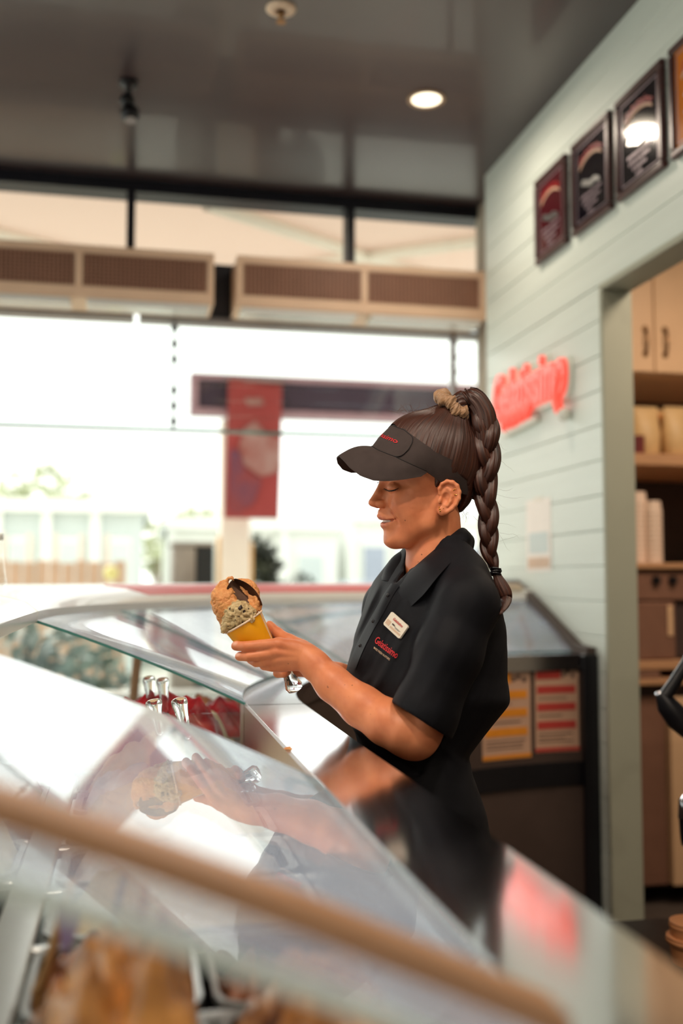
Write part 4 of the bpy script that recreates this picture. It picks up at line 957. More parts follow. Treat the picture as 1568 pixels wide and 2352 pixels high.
# ---- head and neck
H = Field((818, 945, -118), (1125, 1372, 118), 1.5)
H.ell((962, 1056, 0), (97, 92, 82), 0); H.ell((1003, 1058, 0), (95, 95, 92), 20)
H.ell((948, 1156, 0), (78, 94, 60), 26); H.ell((985, 1150, 0), (58, 66, 66), 20)
H.chain([(902, 1237, 0, 18), (918, 1234, 22, 16), (966, 1203, 46, 16), (992, 1152, 58, 14)], 24, mirror=True)
H.ell((892, 1237, 0), (18, 18, 23), 10); H.ell((930, 1215, 0), (48, 34, 44), 16)
H.ell((908, 1158, 42), (30, 30, 18), 20, mirror=True)          # cheek
H.ell((930, 1188, 38), (32, 34, 18), 22, mirror=True)
H.ell((898, 1090, 0), (34, 14, 48), 18)                          # brow
H.ell((888, 1197, 0), (25, 30, 27), 12)                          # muzzle
H.cap((1000, 1195, 0), (1004, 1365, 0), 57, 66, 16)
H.ell((990, 1300, 0), (58, 90, 60), 20)
# nose
H.cap((884, 1108, 0), (874, 1156, 0), 11, 15, 10)
H.cap((873, 1102, 0), (861, 1132, 0), 9, 9.5, 9); H.cap((861, 1132, 0), (848, 1154, 0), 9.5, 11.5, 6); H.ell((862, 1158, 12), (13, 9.5, 8.5), 4, mirror=True); H.ell((858, 1157, 0), (16, 8.5, 9), 5)
H.ell((856, 1167.5, 7), (8, 3.6, 4), 3, op='sub', mirror=True); H.chain([(873, 1152, 23, 1), (875, 1163, 23, 1.4), (871, 1169, 21, 1)], 4, op='sub', mirror=True)
# eyes: socket, lowered lid
H.ell((862, 1118, 33), (17, 13, 20), 12, op='sub', mirror=True)
H.ell((886, 1120, 32), (15, 13, 18), 6, mirror=True)
H.chain([(872, 1128, 20, 1.2), (868.5, 1129, 32, 1.6), (880, 1126, 46, 1.2)], 2.5, op='sub', mirror=True)
# mouth: a smile with parted lips
for sg_ in (1, -1):
    H.chain([(866, 1188.5, 0, 5.5), (870, 1189.5, sg_*12, 5), (879, 1191, sg_*22, 3.6), (888, 1191.5, sg_*30, 2.4)], 5)
    H.chain([(873, 1207, 0, 7.5), (877, 1206, sg_*11, 7), (884, 1202, sg_*21, 4.6), (890, 1197, sg_*29, 2.6)], 5)
    for o_ in (-5, 0, 5, 10): H.chain([(861+o_, 1198, 0, 3.6), (866+o_, 1198, sg_*11, 3.7), (874+o_, 1196.5, sg_*21, 2.9), (880+o_, 1194.5, sg_*29, 2.0), (884+o_, 1192.5, sg_*33, 1.1)], 2, op='sub')
H.chain([(873, 1164, 25, .6), (882, 1176, 34, 1.2), (891, 1192, 40, 1.4), (894, 1204, 40, .6)], 7, op='sub', mirror=True)   # smile fold
# ears: a flared plate with helix, antihelix, bowl, tragus and lobe
def earp(a, b, c, p): be = math.radians(22); return (1000+a*math.cos(be)-c*math.sin(be), 1142+b, p*(86+a*math.sin(be)+c*math.cos(be)))
for p in (1, -1):
    Re = np.array([[math.cos(math.radians(22)), 0, -math.sin(math.radians(22))], [0, 1, 0], [p*math.sin(math.radians(22)), 0, p*math.cos(math.radians(22))]])@rotz(14)
    H.ell(earp(1, -3, -2, p), (21, 34, 6), 3, rot=Re); H.ell(earp(-6, -2, -11, p), (17, 28, 10), 8, rot=Re)
    hx = [(-20, -8, -1, 4), (-20, -20, 1, 4.6), (-14, -31, 2, 5), (-3, -36, 3, 5), (10, -34, 3, 5), (20, -26, 3, 5), (25, -12, 3, 4.8), (24, 3, 3, 4.6), (17, 17, 2, 4.6), (8, 27, 1, 5), (-3, 34, 0, 5.5)]
    H.chain([(*earp(a, b, c, p), r) for a, b, c, r in hx], 3)
    H.ell(earp(-14, 32, -1, p), (11, 11, 5.5), 5, rot=Re)
    H.ell(earp(-7, 3, 6, p), (10, 15, 9), 2.5, rot=Re, op='sub')
    H.chain([(*earp(a, b, 6.5, p), 3.6) for a, b in ((-12, -24), (0, -28), (11, -24), (16, -13), (16, 2), (10, 15))], 2, op='sub')
    H.chain([(*earp(a, b, 2.5, p), 3.2) for a, b in ((-2, -20), (5, -14), (8, -2), (5, 10), (-2, 20))], 3)
    H.ell(earp(-20, 8, 3, p), (5, 8, 4), 3, rot=Re)
HV, HF = H.mesh(); del H
HV = smooth_mesh(HV, HF, 2, .4)
pre = HV.copy(); HV = hturn(HV)
# fit the front silhouette to the photographed profile
PROF = np.array([(872, 1085), (869, 1098), (870.5, 1107), (866, 1116), (859, 1130), (851, 1142), (846, 1150), (845, 1157), (849, 1163), (860, 1166), (866, 1170), (865.5, 1177), (864, 1184), (866.5, 1189), (872, 1193), (877, 1197), (874.5, 1203), (873.5, 1208), (876, 1212), (881, 1217), (881, 1225), (880.5, 1232), (883, 1243), (890, 1249)])
ys = np.arange(1086, 1247, 1.5); sil = []
front = HV[:, 0] < 935
for y in ys:
    m = front & (np.abs(HV[:, 1]-y) < 2.0); sil.append(HV[m, 0].min())
dx = np.interp(ys, PROF[:, 1], PROF[:, 0])-np.array(sil)
dx = np.convolve(np.pad(dx, 2, mode='edge'), [.1, .2, .4, .2, .1], 'valid')
sg2 = np.interp(HV[:, 1], [1085, 1105, 1120, 1150, 1166, 1175, 1200, 1215, 1245], [26, 13, 9.5, 10.5, 11, 15, 20, 22, 26])
dx = dx*np.clip((ys-1086)/10, 0, 1)*np.clip((1246-ys)/14, 0, 1)
wx = np.exp(-(pre[:, 2]/sg2)**2)*np.clip((935-HV[:, 0])/35, 0, 1)
HV[:, 0] += np.interp(HV[:, 1], ys, dx, left=0, right=0)*wx
hn = vnorm(HV, HF)

# ---- arms, hands, upper trunk
B = Field((500, 1225, -285), (1200, 1800, 275), 2.4)
TF, TL = np.array([-.866, -.5]), np.array([.5, -.866])     # trunk: facing and left directions in (x, v)
B.cap((1002, 1290, 0), (1004, 1380, 0), 62, 60, 20); B.ell((985, 1460, 0), (105, 150, 120), 40); B.ell((965, 1640, 0), (90, 130, 105), 40)
B.cap((985, 1375, 20), (1066, 1390, -165), 56, 52, 30); B.cap((985, 1375, 20), (900, 1390, 165), 56, 48, 30)
B.chain([(1066, 1392, -172, 53), (1030, 1500, -192, 50), (975, 1672, -212, 46)], 20)
LA = [(962, 1697, -212, 47), (930, 1682, -202, 53), (890, 1660, -186, 53), (830, 1622, -156, 48), (765, 1571, -120, 40.5), (722, 1527, -98, 33), (704, 1509, -92, 31)]
B.chain(LA, 14); B.ell((948, 1712, -205), (38, 34, 36), 16)
B.ell((712, 1514, -90), (36, 27, 27), 10, rot=rotz(40))
RA = [(888, 1390, 172, 46), (888, 1600, 178, 42), (840, 1592, 130, 46), (778, 1561, 70, 36), (720, 1533, 20, 29)]
B.chain(RA, 14)
# left hand: back of the hand to the lens, fingers under the cup, thumb behind it
W0 = (704, 1508, -92)
MC = [(640, 1480, -110, 15), (630, 1499, -112, 14.5), (634, 1516, -106, 13.5), (648, 1530, -96, 12.5)]
for m, r0 in zip(MC, (19, 19, 18, 17)): B.cap((W0[0], W0[1]+(m[1]-1505)*.45, W0[2]), m[:3], r0, m[3]+1, 7)
B.ell((668, 1503, -100), (42, 34, 17), 10, rot=rotz(18))
B.chain([MC[0], (597, 1482, -123, 12.6), (564, 1485, -121, 12.2), (541, 1484, -104, 10.6)], 1.5, 5); B.ell((544, 1483, -107), (13, 11.5, 10.5), 2)
B.chain([MC[1], (600, 1505, -121, 12), (570, 1508.5, -120, 11.4), (549, 1508, -104, 10)], 1.5, 5); B.ell((552, 1507.5, -107), (12, 10.8, 10), 2)
B.chain([MC[2], (608, 1521, -112, 11), (588, 1522, -103, 10.6), (575, 1516, -84, 9)], 1.5, 5)
B.chain([MC[3], (624, 1533, -100, 10.4), (606, 1530, -88, 9.6), (596, 1521, -72, 8.5)], 1.5, 5)
B.cap((556, 1496.5, -132), (612, 1491, -136), 2.6, 2.2, 3, op='sub'); B.cap((572, 1516, -132), (616, 1511.5, -134), 2.4, 2, 3, op='sub'); B.cap((596, 1528.5, -122), (632, 1524, -126), 2.2, 1.6, 3, op='sub')
B.chain([(692, 1488, -80, 20), (664, 1474, -62, 17), (638, 1455, -38, 12.5), (619, 1436, -22, 10.5)], 7, 10)
# tendons and knuckles on the back of the hand
for m in MC[:3]: B.cap((690, W0[1]+(m[1]-1505)*.5, -111), (m[0]+2, m[1], m[2]-10.5), 3, 5.5, 8)
# right hand behind, closed round the spatula handle
B.ell((700, 1520, 8), (34, 26, 20), 12, rot=rotz(35))
for (x, y), r in zip(((668, 1486), (672, 1505), (674, 1522), (680, 1539)), (13, 13, 12.5, 12)):
    B.chain([(x+20, y+2, 12, r+2), (x-4, y+4, 8, r), (x-32, y+6, -8, r-.5), (x-42, y+7, -26, r-1), (x-28, y+8, -42, r-2)], 2.5, 7)
B.chain([(705, 1505, -8, 15), (684, 1488, -34, 12), (660, 1468, -40, 10.5)], 6, 8)
BV, BF = B.mesh(); del B
BV = smooth_mesh(BV, BF, 2, .45)

MX = 1000.0
PER = thing('person', 'person in black shirt and charcoal visor, holding up an ice cream cup', 'person', tuple(np.array(at(1000, 1335, 0))*[1, 1, 0]))
# skin: freckled warm tone, lips and nail colour come from a painted attribute
n = N('skin'); p_ = n.add('ShaderNodeBsdfPrincipled'); n.link(p_.outputs[0], n.out.inputs[0])
at_n = n.add('ShaderNodeAttribute', attribute_name='tone'); tc_ = n.add('ShaderNodeTexCoord')
nz_ = n.add('ShaderNodeTexNoise'); nz_.inputs['Scale'].default_value = 30; nz_.inputs['Detail'].default_value = 5; n.link(tc_.outputs['Object'], nz_.inputs['Vector'])
cr_1 = n.add('ShaderNodeValToRGB'); cr_1.color_ramp.elements[0].color = (*s2l((204, 118, 78)), 1); cr_1.color_ramp.elements[1].color = (*s2l((226, 144, 100)), 1)
cr_1.color_ramp.elements[0].position = .3; cr_1.color_ramp.elements[1].position = .7; n.link(nz_.outputs[0], cr_1.inputs[0])
sep = n.add('ShaderNodeSeparateColor'); n.link(at_n.outputs['Color'], sep.inputs[0])
def mixc(fac, a, rgb):
    m = n.add('ShaderNodeMix'); m.data_type = 'RGBA'; n.link(fac, m.inputs[0]); n.link(a, m.inputs[6]); m.inputs[7].default_value = (*s2l(rgb), 1); return m.outputs[2]
c_1 = mixc(sep.outputs[0], cr_1.outputs[0], (184, 88, 80)); c_1 = mixc(sep.outputs[1], c_1, (232, 186, 166)); c_1 = mixc(sep.outputs[2], c_1, (96, 50, 36))
n.link(c_1, p_.inputs['Base Color']); p_.inputs['Roughness'].default_value = .46; p_.inputs['Specular IOR Level'].default_value = .4
p_.inputs['Subsurface Weight'].default_value = .12; p_.inputs['Subsurface Radius'].default_value = (.012, .005, .003); p_.inputs['Subsurface Scale'].default_value = .5
nb_ = n.add('ShaderNodeTexNoise'); nb_.inputs['Scale'].default_value = 700; n.link(tc_.outputs['Object'], nb_.inputs['Vector'])
bp_ = n.add('ShaderNodeBump'); bp_.inputs['Strength'].default_value = .08; bp_.inputs['Distance'].default_value = .001; n.link(nb_.outputs[0], bp_.inputs['Height']); n.link(bp_.outputs[0], p_.inputs['Normal'])
M['skin'] = n.m
AV = np.concatenate([HV, BV]); AF = np.concatenate([HF, BF+len(HV)])
body = obj('body', A3(AV), AF, M['skin'], PER, smooth=True)
tone = np.zeros((len(AV), 4), np.float32); tone[:, 3] = 1
g2 = lambda c, r: np.exp(-(((AV-np.array(c))/np.array(r))**2).sum(1))
hd = np.arange(len(AV)) < len(HV)
lp = np.zeros(len(AV)); pv = np.concatenate([pre, np.full((len(BV), 3), 1e3)])
for sg_ in (1, -1):
    for a, b, c, r in ((866, 1189.5, 0, 6.5), (868, 1190, sg_*8, 6.5), (873, 1191, sg_*15, 6), (881, 1192, sg_*23, 4.5), (887, 1193, sg_*29, 3.5), (873, 1206, 0, 9), (876, 1205.5, sg_*9, 9), (881, 1203, sg_*17, 7.5), (888, 1198, sg_*26, 5)):
        lp = np.maximum(lp, np.clip(1.6-1.6*np.linalg.norm((pv-[a, b, c])/[1.6, 1, 1], axis=1)/r*.8, 0, 1))
tone[:, 0] = np.clip(np.maximum(lp*.75, .30*g2((855, 1154, -10), (16, 14, 30))*hd + .22*g2((925, 1160, -70), (32, 26, 40))*hd), 0, 1)
for c in ((541, 1479, -112), (547, 1503, -112)): tone[:, 1] = np.maximum(tone[:, 1], .7*np.clip(2-2*np.linalg.norm((AV-np.array(c))/[10, 7, 9], axis=1), 0, 1))
for c, r in (((663, 1525), 1.4), ((752, 1578), 1.7), ((792, 1573), 1.3), ((809, 1574), 1.3), ((968, 1274), 1.6), ((960, 1291), 1.2), ((930, 1195), 1.4), ((800, 1600), 1.0), ((850, 1640), 1.1)):
    tone[:, 2] = np.maximum(tone[:, 2], (np.linalg.norm(AV[:, :2]-np.array(c), axis=1) < r)*(AV[:, 2] < 0)*.8)
ca_ = body.data.color_attributes.new('tone', 'FLOAT_COLOR', 'POINT'); ca_.data.foreach_set('color', tone.ravel())
FR = np.array(at(784, 1335, -DP/KP*.999))
def bvh_of(V, F): return BVHTree.FromPolygons([Vector(p) for p in V], [tuple(int(i) for i in q) for q in F])
hb = bvh_of(A3(HV), HF)
def cast(bvh, px, py, off=0.0):
    """point on a surface behind photo pixel, lifted off by off metres"""
    o = Vector((0, 0, CZ)); d = (Vector(at_d(px, py, 1.0))-o).normalized(); h = bvh.ray_cast(o, d)
    if h[0] is None: return None
    return np.array(h[0])+np.array(h[1])*off*(1 if h[1].dot(d) < 0 else -1)

# ---- lashes, teeth, earrings
def on_face(pts, off): return [q for q in (cast(hb, a, b, off) for a, b in pts) if q is not None]
MB().tube(on_face([(881, 1122), (886, 1125), (893, 1127), (900, 1127), (907, 1125), (915, 1121)], .0003), [.0004, .0010, .0013, .0013, .0011, .0004], 6).build('lash_line', M['lash'], body, smooth=True)
lb = MB()
for i in range(18):
    t = i/17; a, b = 881+31*t, 1123+4*math.sin(math.pi*t); r0 = cast(hb, a, b, .0008)
    if r0 is None: continue
    tip = r0+(CR*(-.0034+.004*t)-CF*(.002+.001*t)+np.array([0, 0, -.0011-.0006*t])); lb.tube([r0, (r0+tip)/2+np.array([0, 0, -.0012]), tip], [.00022, .00016, .00006], 4)
for i in range(7):
    r0 = at(870.5+.4*i, 1106, 10); tip = r0-CR*(.004+.0003*i)+np.array([0, 0, -.0035+.0004*i]); lb.tube([r0, (r0+tip)/2+np.array([0, 0, -.001]), tip], [.0003, .0002, .00008], 4)
lb.build('eyelashes', M['lash'], body)
tb = MB()
tr_ = [[A3(hturn(np.array([871.5+.052*w*w+(1.1 if abs((w/5.2) % 1-.5) > .42 else 0)+dx_, y_, w]))) for w in np.linspace(-20, 20, 81)] for y_, dx_ in ((1190.5, 2.5), (1194, .4), (1198, 0), (1199.6, 1.2))]
tb.slab(tr_, [[p+CR*.003 for p in r] for r in tr_])
tb.build('teeth', M['teeth'], body, smooth=True, auto=50)
def ring(c, r, rr, ax, m, nm):
    a = Vector(ax).normalized(); u = a.orthogonal().normalized(); w = a.cross(u); c = Vector(c)
    MB().tube([tuple(c+(u*math.cos(t)+w*math.sin(t))*r) for t in np.linspace(0, 2*math.pi, 25)], rr, 8, cap=False).build(nm, m, body, smooth=True)
e0 = cast(hb, 1048, 1130, .001)
if e0 is None: e0 = at(1048, 1130, -85)
ring(e0, .0052, .0008, CF*.9+CR*.2, M['gold'], 'ear_hoop')
for a, b, r in ((1008.5, 1165.5, .0015), (1009.5, 1170, .0017), (1010.5, 1174, .0014), (1018, 1168, .0008)):
    c = cast(hb, a, b, .0006)
    if c is not None: MB().lathe(tuple(c-np.array([0, 0, 0])), ball(0, r), 10).build('ear_stud', M['gold'], body, smooth=True)

# ---- hair
HT = np.array([1046, 936, 0.0])              # where the ponytail is gathered
A_ = Field((895, 905, -118), (1132, 1200, 118), 1.8)
A_.ell((1000, 1050, 0), (113, 113, 95), 0); A_.ell((962, 1052, 0), (99, 106, 90), 10); A_.ell((1042, 1120, 0), (44, 62, 66), 18); A_.ell((1035, 965, 0), (48, 40, 46), 22)
def poly_sd(X, Y, pts):
    P_ = np.array(pts, float); d = np.full(np.broadcast(X, Y).shape, 1e9); sgn = np.ones_like(d)
    for i in range(len(P_)):
        a, b = P_[i], P_[i-1]; ex, ey = b-a; wx_, wy_ = X-a[0], Y-a[1]; t = np.clip((wx_*ex+wy_*ey)/(ex*ex+ey*ey), 0, 1)
        d = np.minimum(d, (wx_-ex*t)**2+(wy_-ey*t)**2); c1 = Y >= a[1]; c2 = Y < b[1]; c3 = ex*wy_ > ey*wx_
        sgn = np.where((c1 & c2 & c3) | (~c1 & ~c2 & ~c3), -sgn, sgn)
    return sgn*np.sqrt(d)
X_, Y_ = A_.ax[0][:, None], A_.ax[1][None, :]
mask = poly_sd(X_, Y_, [(850, 1000), (890, 1045), (948, 1076), (968, 1098), (976, 1120), (984, 1100), (996, 1094), (1030, 1094), (1050, 1104), (1056, 1128), (1052, 1150), (1046, 1174), (1066, 1182), (1090, 1176), (1140, 1140), (1140, 880), (850, 880)])[:, :, None].astype(np.float32)
A_.a = -Field.smin(-A_.a, -mask, 6.0)
QV, QF = A_.mesh(); del A_
QV = smooth_mesh(QV, QF, 2, .5)
hx_ = np.array([-.36, .93, 0]); d_ = QV-HT; al = d_@hx_; pr_ = d_-al[:, None]*hx_; e1 = np.array([.93, .36, 0]); az = np.arctan2(pr_[:, 2], pr_@e1)
st_ = az*46+.012*al*np.sin(al*.03); amp = vnoise(np.stack([az*5, al*.016, 0*al+3], 1))*2.2+vnoise(np.stack([st_*.7, al*.012, 0*al], 1))*.55+vnoise(np.stack([st_*2.0, al*.02, 0*al+9], 1))*.35
QN = vnorm(QV, QF); QV = hturn(QV+QN*amp[:, None]*np.clip(np.linalg.norm(pr_, axis=1)/30, .2, 1)[:, None])
hair = obj('hair', A3(QV), QF, M['hair'], PER, smooth=True)
def attr(o, name, val): a = o.data.attributes.new(name, 'FLOAT', 'POINT'); a.data.foreach_set('value', np.asarray(val, np.float32))
attr(hair, 'strand', st_*1.6); attr(hair, 'along', al*.012)

def strand_tube(name, pts, ra, rb, lat, parent, ridges=9, seed=0, seg=26):
    """hank of hair: elliptical tube with fine ridges; ra across 'lat', rb in depth (blueprint units)"""
    P_ = np.array(pts, float); k = len(P_); T = np.gradient(P_, axis=0); T /= np.linalg.norm(T, axis=1)[:, None]
    V = []; S_ = []; Lg = []; s = np.concatenate([[0], np.cumsum(np.linalg.norm(np.diff(P_, axis=0), axis=1))])
    a = np.linspace(0, 2*np.pi, seg, endpoint=False)
    for i in range(k):
        u = np.array(lat[i] if np.ndim(lat) > 1 else lat, float); u -= T[i]*(u@T[i]); u /= np.linalg.norm(u); w = np.cross(T[i], u)
        rip = 1+.07*np.sin(ridges*a+seed+s[i]*.02)+.05*np.sin(2.3*ridges*a+2*seed)
        V += list(P_[i]+(ra[i]*np.cos(a)*rip)[:, None]*u+(rb[i]*np.sin(a)*rip)[:, None]*w); S_ += list(a*7+seed*13+s[i]*.012); Lg += [s[i]*.012]*seg
    F = [(i*seg+j, i*seg+(j+1) % seg, (i+1)*seg+(j+1) % seg, (i+1)*seg+j) for i in range(k-1) for j in range(seg)]
    F += [tuple(range(seg-1, -1, -1)), tuple(range((k-1)*seg, k*seg))]
    o = obj(name, A3(V), F, M['hair'], parent, smooth=True); attr(o, 'strand', S_); attr(o, 'along', Lg); return o
def spline(pts, n):
    P_ = np.array(pts, float); t = np.concatenate([[0], np.cumsum(np.linalg.norm(np.diff(P_[:, :3], axis=0), axis=1))]); u = np.linspace(0, t[-1], n)
    out = np.zeros((n, P_.shape[1])); m = np.gradient(P_, t, axis=0)
    for i, x in enumerate(u):
        j = min(np.searchsorted(t, x, side='right')-1, len(t)-2); h = t[j+1]-t[j]; s = (x-t[j])/h
        out[i] = (2*s**3-3*s*s+1)*P_[j]+(s**3-2*s*s+s)*h*m[j]+(-2*s**3+3*s*s)*P_[j+1]+(s**3-s*s)*h*m[j+1]
    return out
pony = spline([(1040, 958, 0, 24, 22), (1056, 928, -2, 24, 24), (1084, 916, -4, 25, 26), (1106, 944, -6, 27, 27), (1112, 985, -8, 29, 28), (1113, 1020, -10, 25, 24)], 30)
braid = strand_tube('ponytail_root', pony[:, :3], pony[:, 3], pony[:, 4], (1, -.3, 0), hair, 12, 3, 40)
path = spline([(1108, 945, -8, 24), (1112, 985, -12, 33), (1115, 1030, -16, 33), (1117, 1075, -18, 31), (1112, 1120, -20, 28), (1119, 1165, -20, 24), (1122, 1210, -18, 23), (1122, 1255, -16, 20), (1131, 1295, -16, 14), (1138, 1314, -16, 8)], 190)
sL = np.concatenate([[0], np.cumsum(np.linalg.norm(np.diff(path[:, :3], axis=0), axis=1))])
dsw = np.interp(sL, [0, 100, 200, 300, 400], [1/225, 1/210, 1/195, 1/165, 1/140]); ph = np.concatenate([[0], np.cumsum(np.diff(sL)*dsw[1:])])*2*math.pi
for k in range(3):
    t = ph+2*math.pi*k/3+.6; pts = path[:, :3].copy(); w = path[:, 3]
    pts[:, 0] += .50*w*np.sin(t); pts[:, 2] += .36*w*np.sin(2*t)
    q = strand_tube('braid_strand', pts, w*.56, w*.50, (1, 0, 0), hair, 8, k*2.1+1, 28)
for i, (dy, tl) in enumerate(((-6, .12), (0, -.1), (5, .08))):
    MB().tube([A3((1138+10.5*math.cos(a), 1314+dy+tl*16*math.cos(a)+3*math.sin(a), -16+9*math.sin(a))) for a in np.linspace(0, 2*math.pi, 22)], .0026, 8, cap=False).build('hair_tie', M['black_plastic'], hair, smooth=True)
MB().tube([A3((1144, 1310, -22)), A3((1150, 1306, -22)), A3((1151, 1311, -22)), A3((1146, 1316, -22))], .0016, 6).build('hair_tie', M['black_plastic'], hair, smooth=True)
# scrunchie: ruffled ring round the root of the ponytail
c0 = np.array([1040, 932, -2]); ua = np.array([.76, .65, 0]); ub = np.array([0, 0, 1.0]); un = np.array([.65, -.76, 0])
Gs = []
for i in range(180):
    a = 2*math.pi*i/180; row = []
    for j in range(20):
        b = 2*math.pi*j/20; r = 14.5*(1+.16*math.sin(13*a+1.2*math.sin(2*b))+.10*math.sin(31*a+2*b)+.06*math.sin(57*a-3*b)); R = 35+2.5*math.sin(5*a)
        if a < .6 or a > 5.7: r *= .95
        p = c0+(ua*math.cos(a)*1.0+ub*math.sin(a)*.85)*(R+r*math.cos(b))+un*(r*1.0*math.sin(b)+4*math.sin(6*a))
        row.append(A3(p))
    Gs.append(row)
Gs.append(Gs[0]); MB().sheet(Gs, closed=True).build('scrunchie', M['scrunchie'], PER, smooth=True)
# loose hairs
fl = MB(); q = random.Random(5)
def wisp(p, d, L, curl, r=.00016):
    pts = []; p = np.array(p, float); d = np.array(d, float)
    for i in range(9): pts.append(A3(p)); d = d+np.array([q.uniform(-1, 1), q.uniform(-1, 1), q.uniform(-.6, .6)])*curl; d /= np.linalg.norm(d); p = p+d*L/8
    fl.tube(pts, [r]*6+[r*.8, r*.6, r*.3], 4, cap=False)
for i in range(60): wisp((q.uniform(908, 1020), 944+abs(q.gauss(0, 3))+max(0, (940-q.uniform(908, 1020)))*.4, q.uniform(-30, 30)), (q.uniform(-1, 1), -.35, 0), q.uniform(12, 40), .32)
for i in range(11): t = q.random(); wisp((1138+5*math.sin(t*9), 960+t*330, q.uniform(-20, 10)), (q.uniform(.2, .9), q.uniform(-.2, 1), 0), q.uniform(30, 80), .38, .0001)
for i in range(14): wisp((1060+q.uniform(-6, 22), 1172+q.uniform(-3, 4), q.uniform(-30, 30)), (q.uniform(-.3, .8), 1, 0), q.uniform(14, 40), .35)
for i in range(12): wisp((1090+q.uniform(-14, 22), 1266+q.uniform(-6, 22), -30), (q.uniform(-1, .2), q.uniform(.2, .8), -.1), q.uniform(20, 42), .4)
for i in range(10): wisp((1050+q.uniform(-20, 16), 925, q.uniform(-15, 15)), (q.uniform(-.6, .6), -1, 0), q.uniform(14, 30), .4)
o = fl.build('flyaway_hair', M['hair_fly'], hair, smooth=True); o['kind'] = 'stuff'
# ---- shirt: loose short-sleeved blouse
rows = np.array([  # y, left edge, right edge, half width across the shoulders
    (1228, 958, 1050, 70), (1255, 930, 1080, 128), (1290, 902, 1112, 176), (1335, 862, 1130, 194), (1380, 846, 1143, 192), (1440, 833, 1157, 190), (1500, 812, 1160, 188), (1560, 798, 1160, 184),
    (1615, 800, 1167, 184), (1660, 812, 1133, 170), (1700, 824, 1102, 156), (1740, 834, 1073, 146), (1775, 832, 1080, 152), (1810, 828, 1092, 160), (1870, 822, 1113, 172), (1930, 815, 1124, 180), (1990, 815, 1128, 182)])
S = Field((770, 1228, -330), (1192, 1992, 285), 3.2)
X, Y, V = S.ax[0][:, None, None], S.ax[1][None, :, None], S.ax[2][None, None, :]
yy = S.ax[1]; l_, r_, b_ = (np.interp(yy, rows[:, 0], rows[:, i]) for i in (1, 2, 3))
ker = np.ones(7)/7
l_, r_, b_ = (np.convolve(np.pad(q_, 3, mode='edge'), ker, 'valid') for q_ in (l_, r_, b_))
cx_ = ((l_+r_)/2)[None, :, None]; E_ = (r_-l_)/2; a_ = np.sqrt(np.maximum(E_**2-(.5*b_)**2, 900))/.866
a_, b_ = a_[None, :, None], b_[None, :, None]
df, dl_ = (X-cx_)*TF[0]+V*TF[1], (X-cx_)*TL[0]+V*TL[1]
S.a = (((np.abs(df/a_)**2.2+np.abs(dl_/b_)**2.2)**(1/2.2)-1)*np.minimum(a_, b_)).astype(np.float32)
S.a = np.maximum(S.a, (Y-1985).astype(np.float32)+0*S.a)
S.chain([(1045, 1330, -110, 52), (1072, 1388, -182, 72), (1030, 1500, -205, 76), (975, 1640, -216, 74), (958, 1690, -218, 74)], 26)
S.chain([(930, 1330, 100, 44), (893, 1390, 172, 54), (880, 1500, 186, 62), (868, 1575, 186, 66)], 26)
# open sleeve: cut by the hem plane and hollowed
hn_ = np.array([-.534, .846]); hd_ = lambda x, y: (x-958)*hn_[0]+(y-1650)*hn_[1]
sl, x, y, v = S.box((860, 1590, -332), (1062, 1780, -140))
cutter = hd_(x, y)+0*v
near = np.sqrt(((x-965)*.85+(y-1660)*.53)**2+((v+216))**2)-96
S.a[sl] = np.maximum(S.a[sl], np.minimum(cutter, -near)).astype(np.float32)
S.chain([(1000, 1170, 0, 70), (1000, 1262, 0, 69), (980, 1312, -12, 52), (940, 1330, -42, 20), (918, 1336, -56, 8)], 9, op='sub')
# folds of the cloth
PX, PY, PV = np.broadcast_arrays(X, Y, V)
band = np.abs(S.a) < 14; pp = np.stack([PX[band], PY[band], PV[band]], 1)
d1 = pp@np.array([.80, .45, .40]); d2 = pp@np.array([-.55, .83, 0])
fold = 4.2*vnoise(np.stack([d1/26, d2/120, pp[:, 2]/160], 1))+2.0*vnoise(np.stack([d1/12, d2/60, pp[:, 2]/90+5], 1))
front = np.clip((1040-pp[:, 0])/160, .25, 1)*np.clip((pp[:, 1]-1300)/80, .2, 1)
for (ax_, ay_, bx2, by2, w_, h_) in ((905, 1340, 815, 1540, 9, 7), (930, 1365, 832, 1560, 8, -4), (955, 1410, 850, 1600, 9, 5), (1010, 1400, 925, 1560, 12, -5), (1060, 1420, 985, 1600, 14, 5), (875, 1335, 812, 1470, 7, 5), (1000, 1700, 1060, 1760, 9, 6), (1150, 1640, 1060, 1760, 10, -5)):
    e = np.array([bx2-ax_, by2-ay_], float); L_ = np.hypot(*e); e /= L_; q_ = pp[:, :2]-[ax_, ay_]; t = q_@e; dn = q_@np.array([-e[1], e[0]])
    fold += 1.5*h_*np.exp(-(dn/w_)**2)*np.clip(np.minimum(t, L_-t)/40+.3, 0, 1)*(pp[:, 2] < 60)
S.a[band] -= (fold*front).astype(np.float32)
SV, SF = S.mesh(); del S
SV = smooth_mesh(SV, SF, 3, .5)
shirt = obj('shirt', A3(SV), SF, M['shirt'], PER, smooth=True)
sb = bvh_of(A3(SV), SF)
def on_shirt(px, py, off=.0015, dflt=-120):
    c = cast(sb, px, py, off); return at(px, py, dflt) if c is None else c
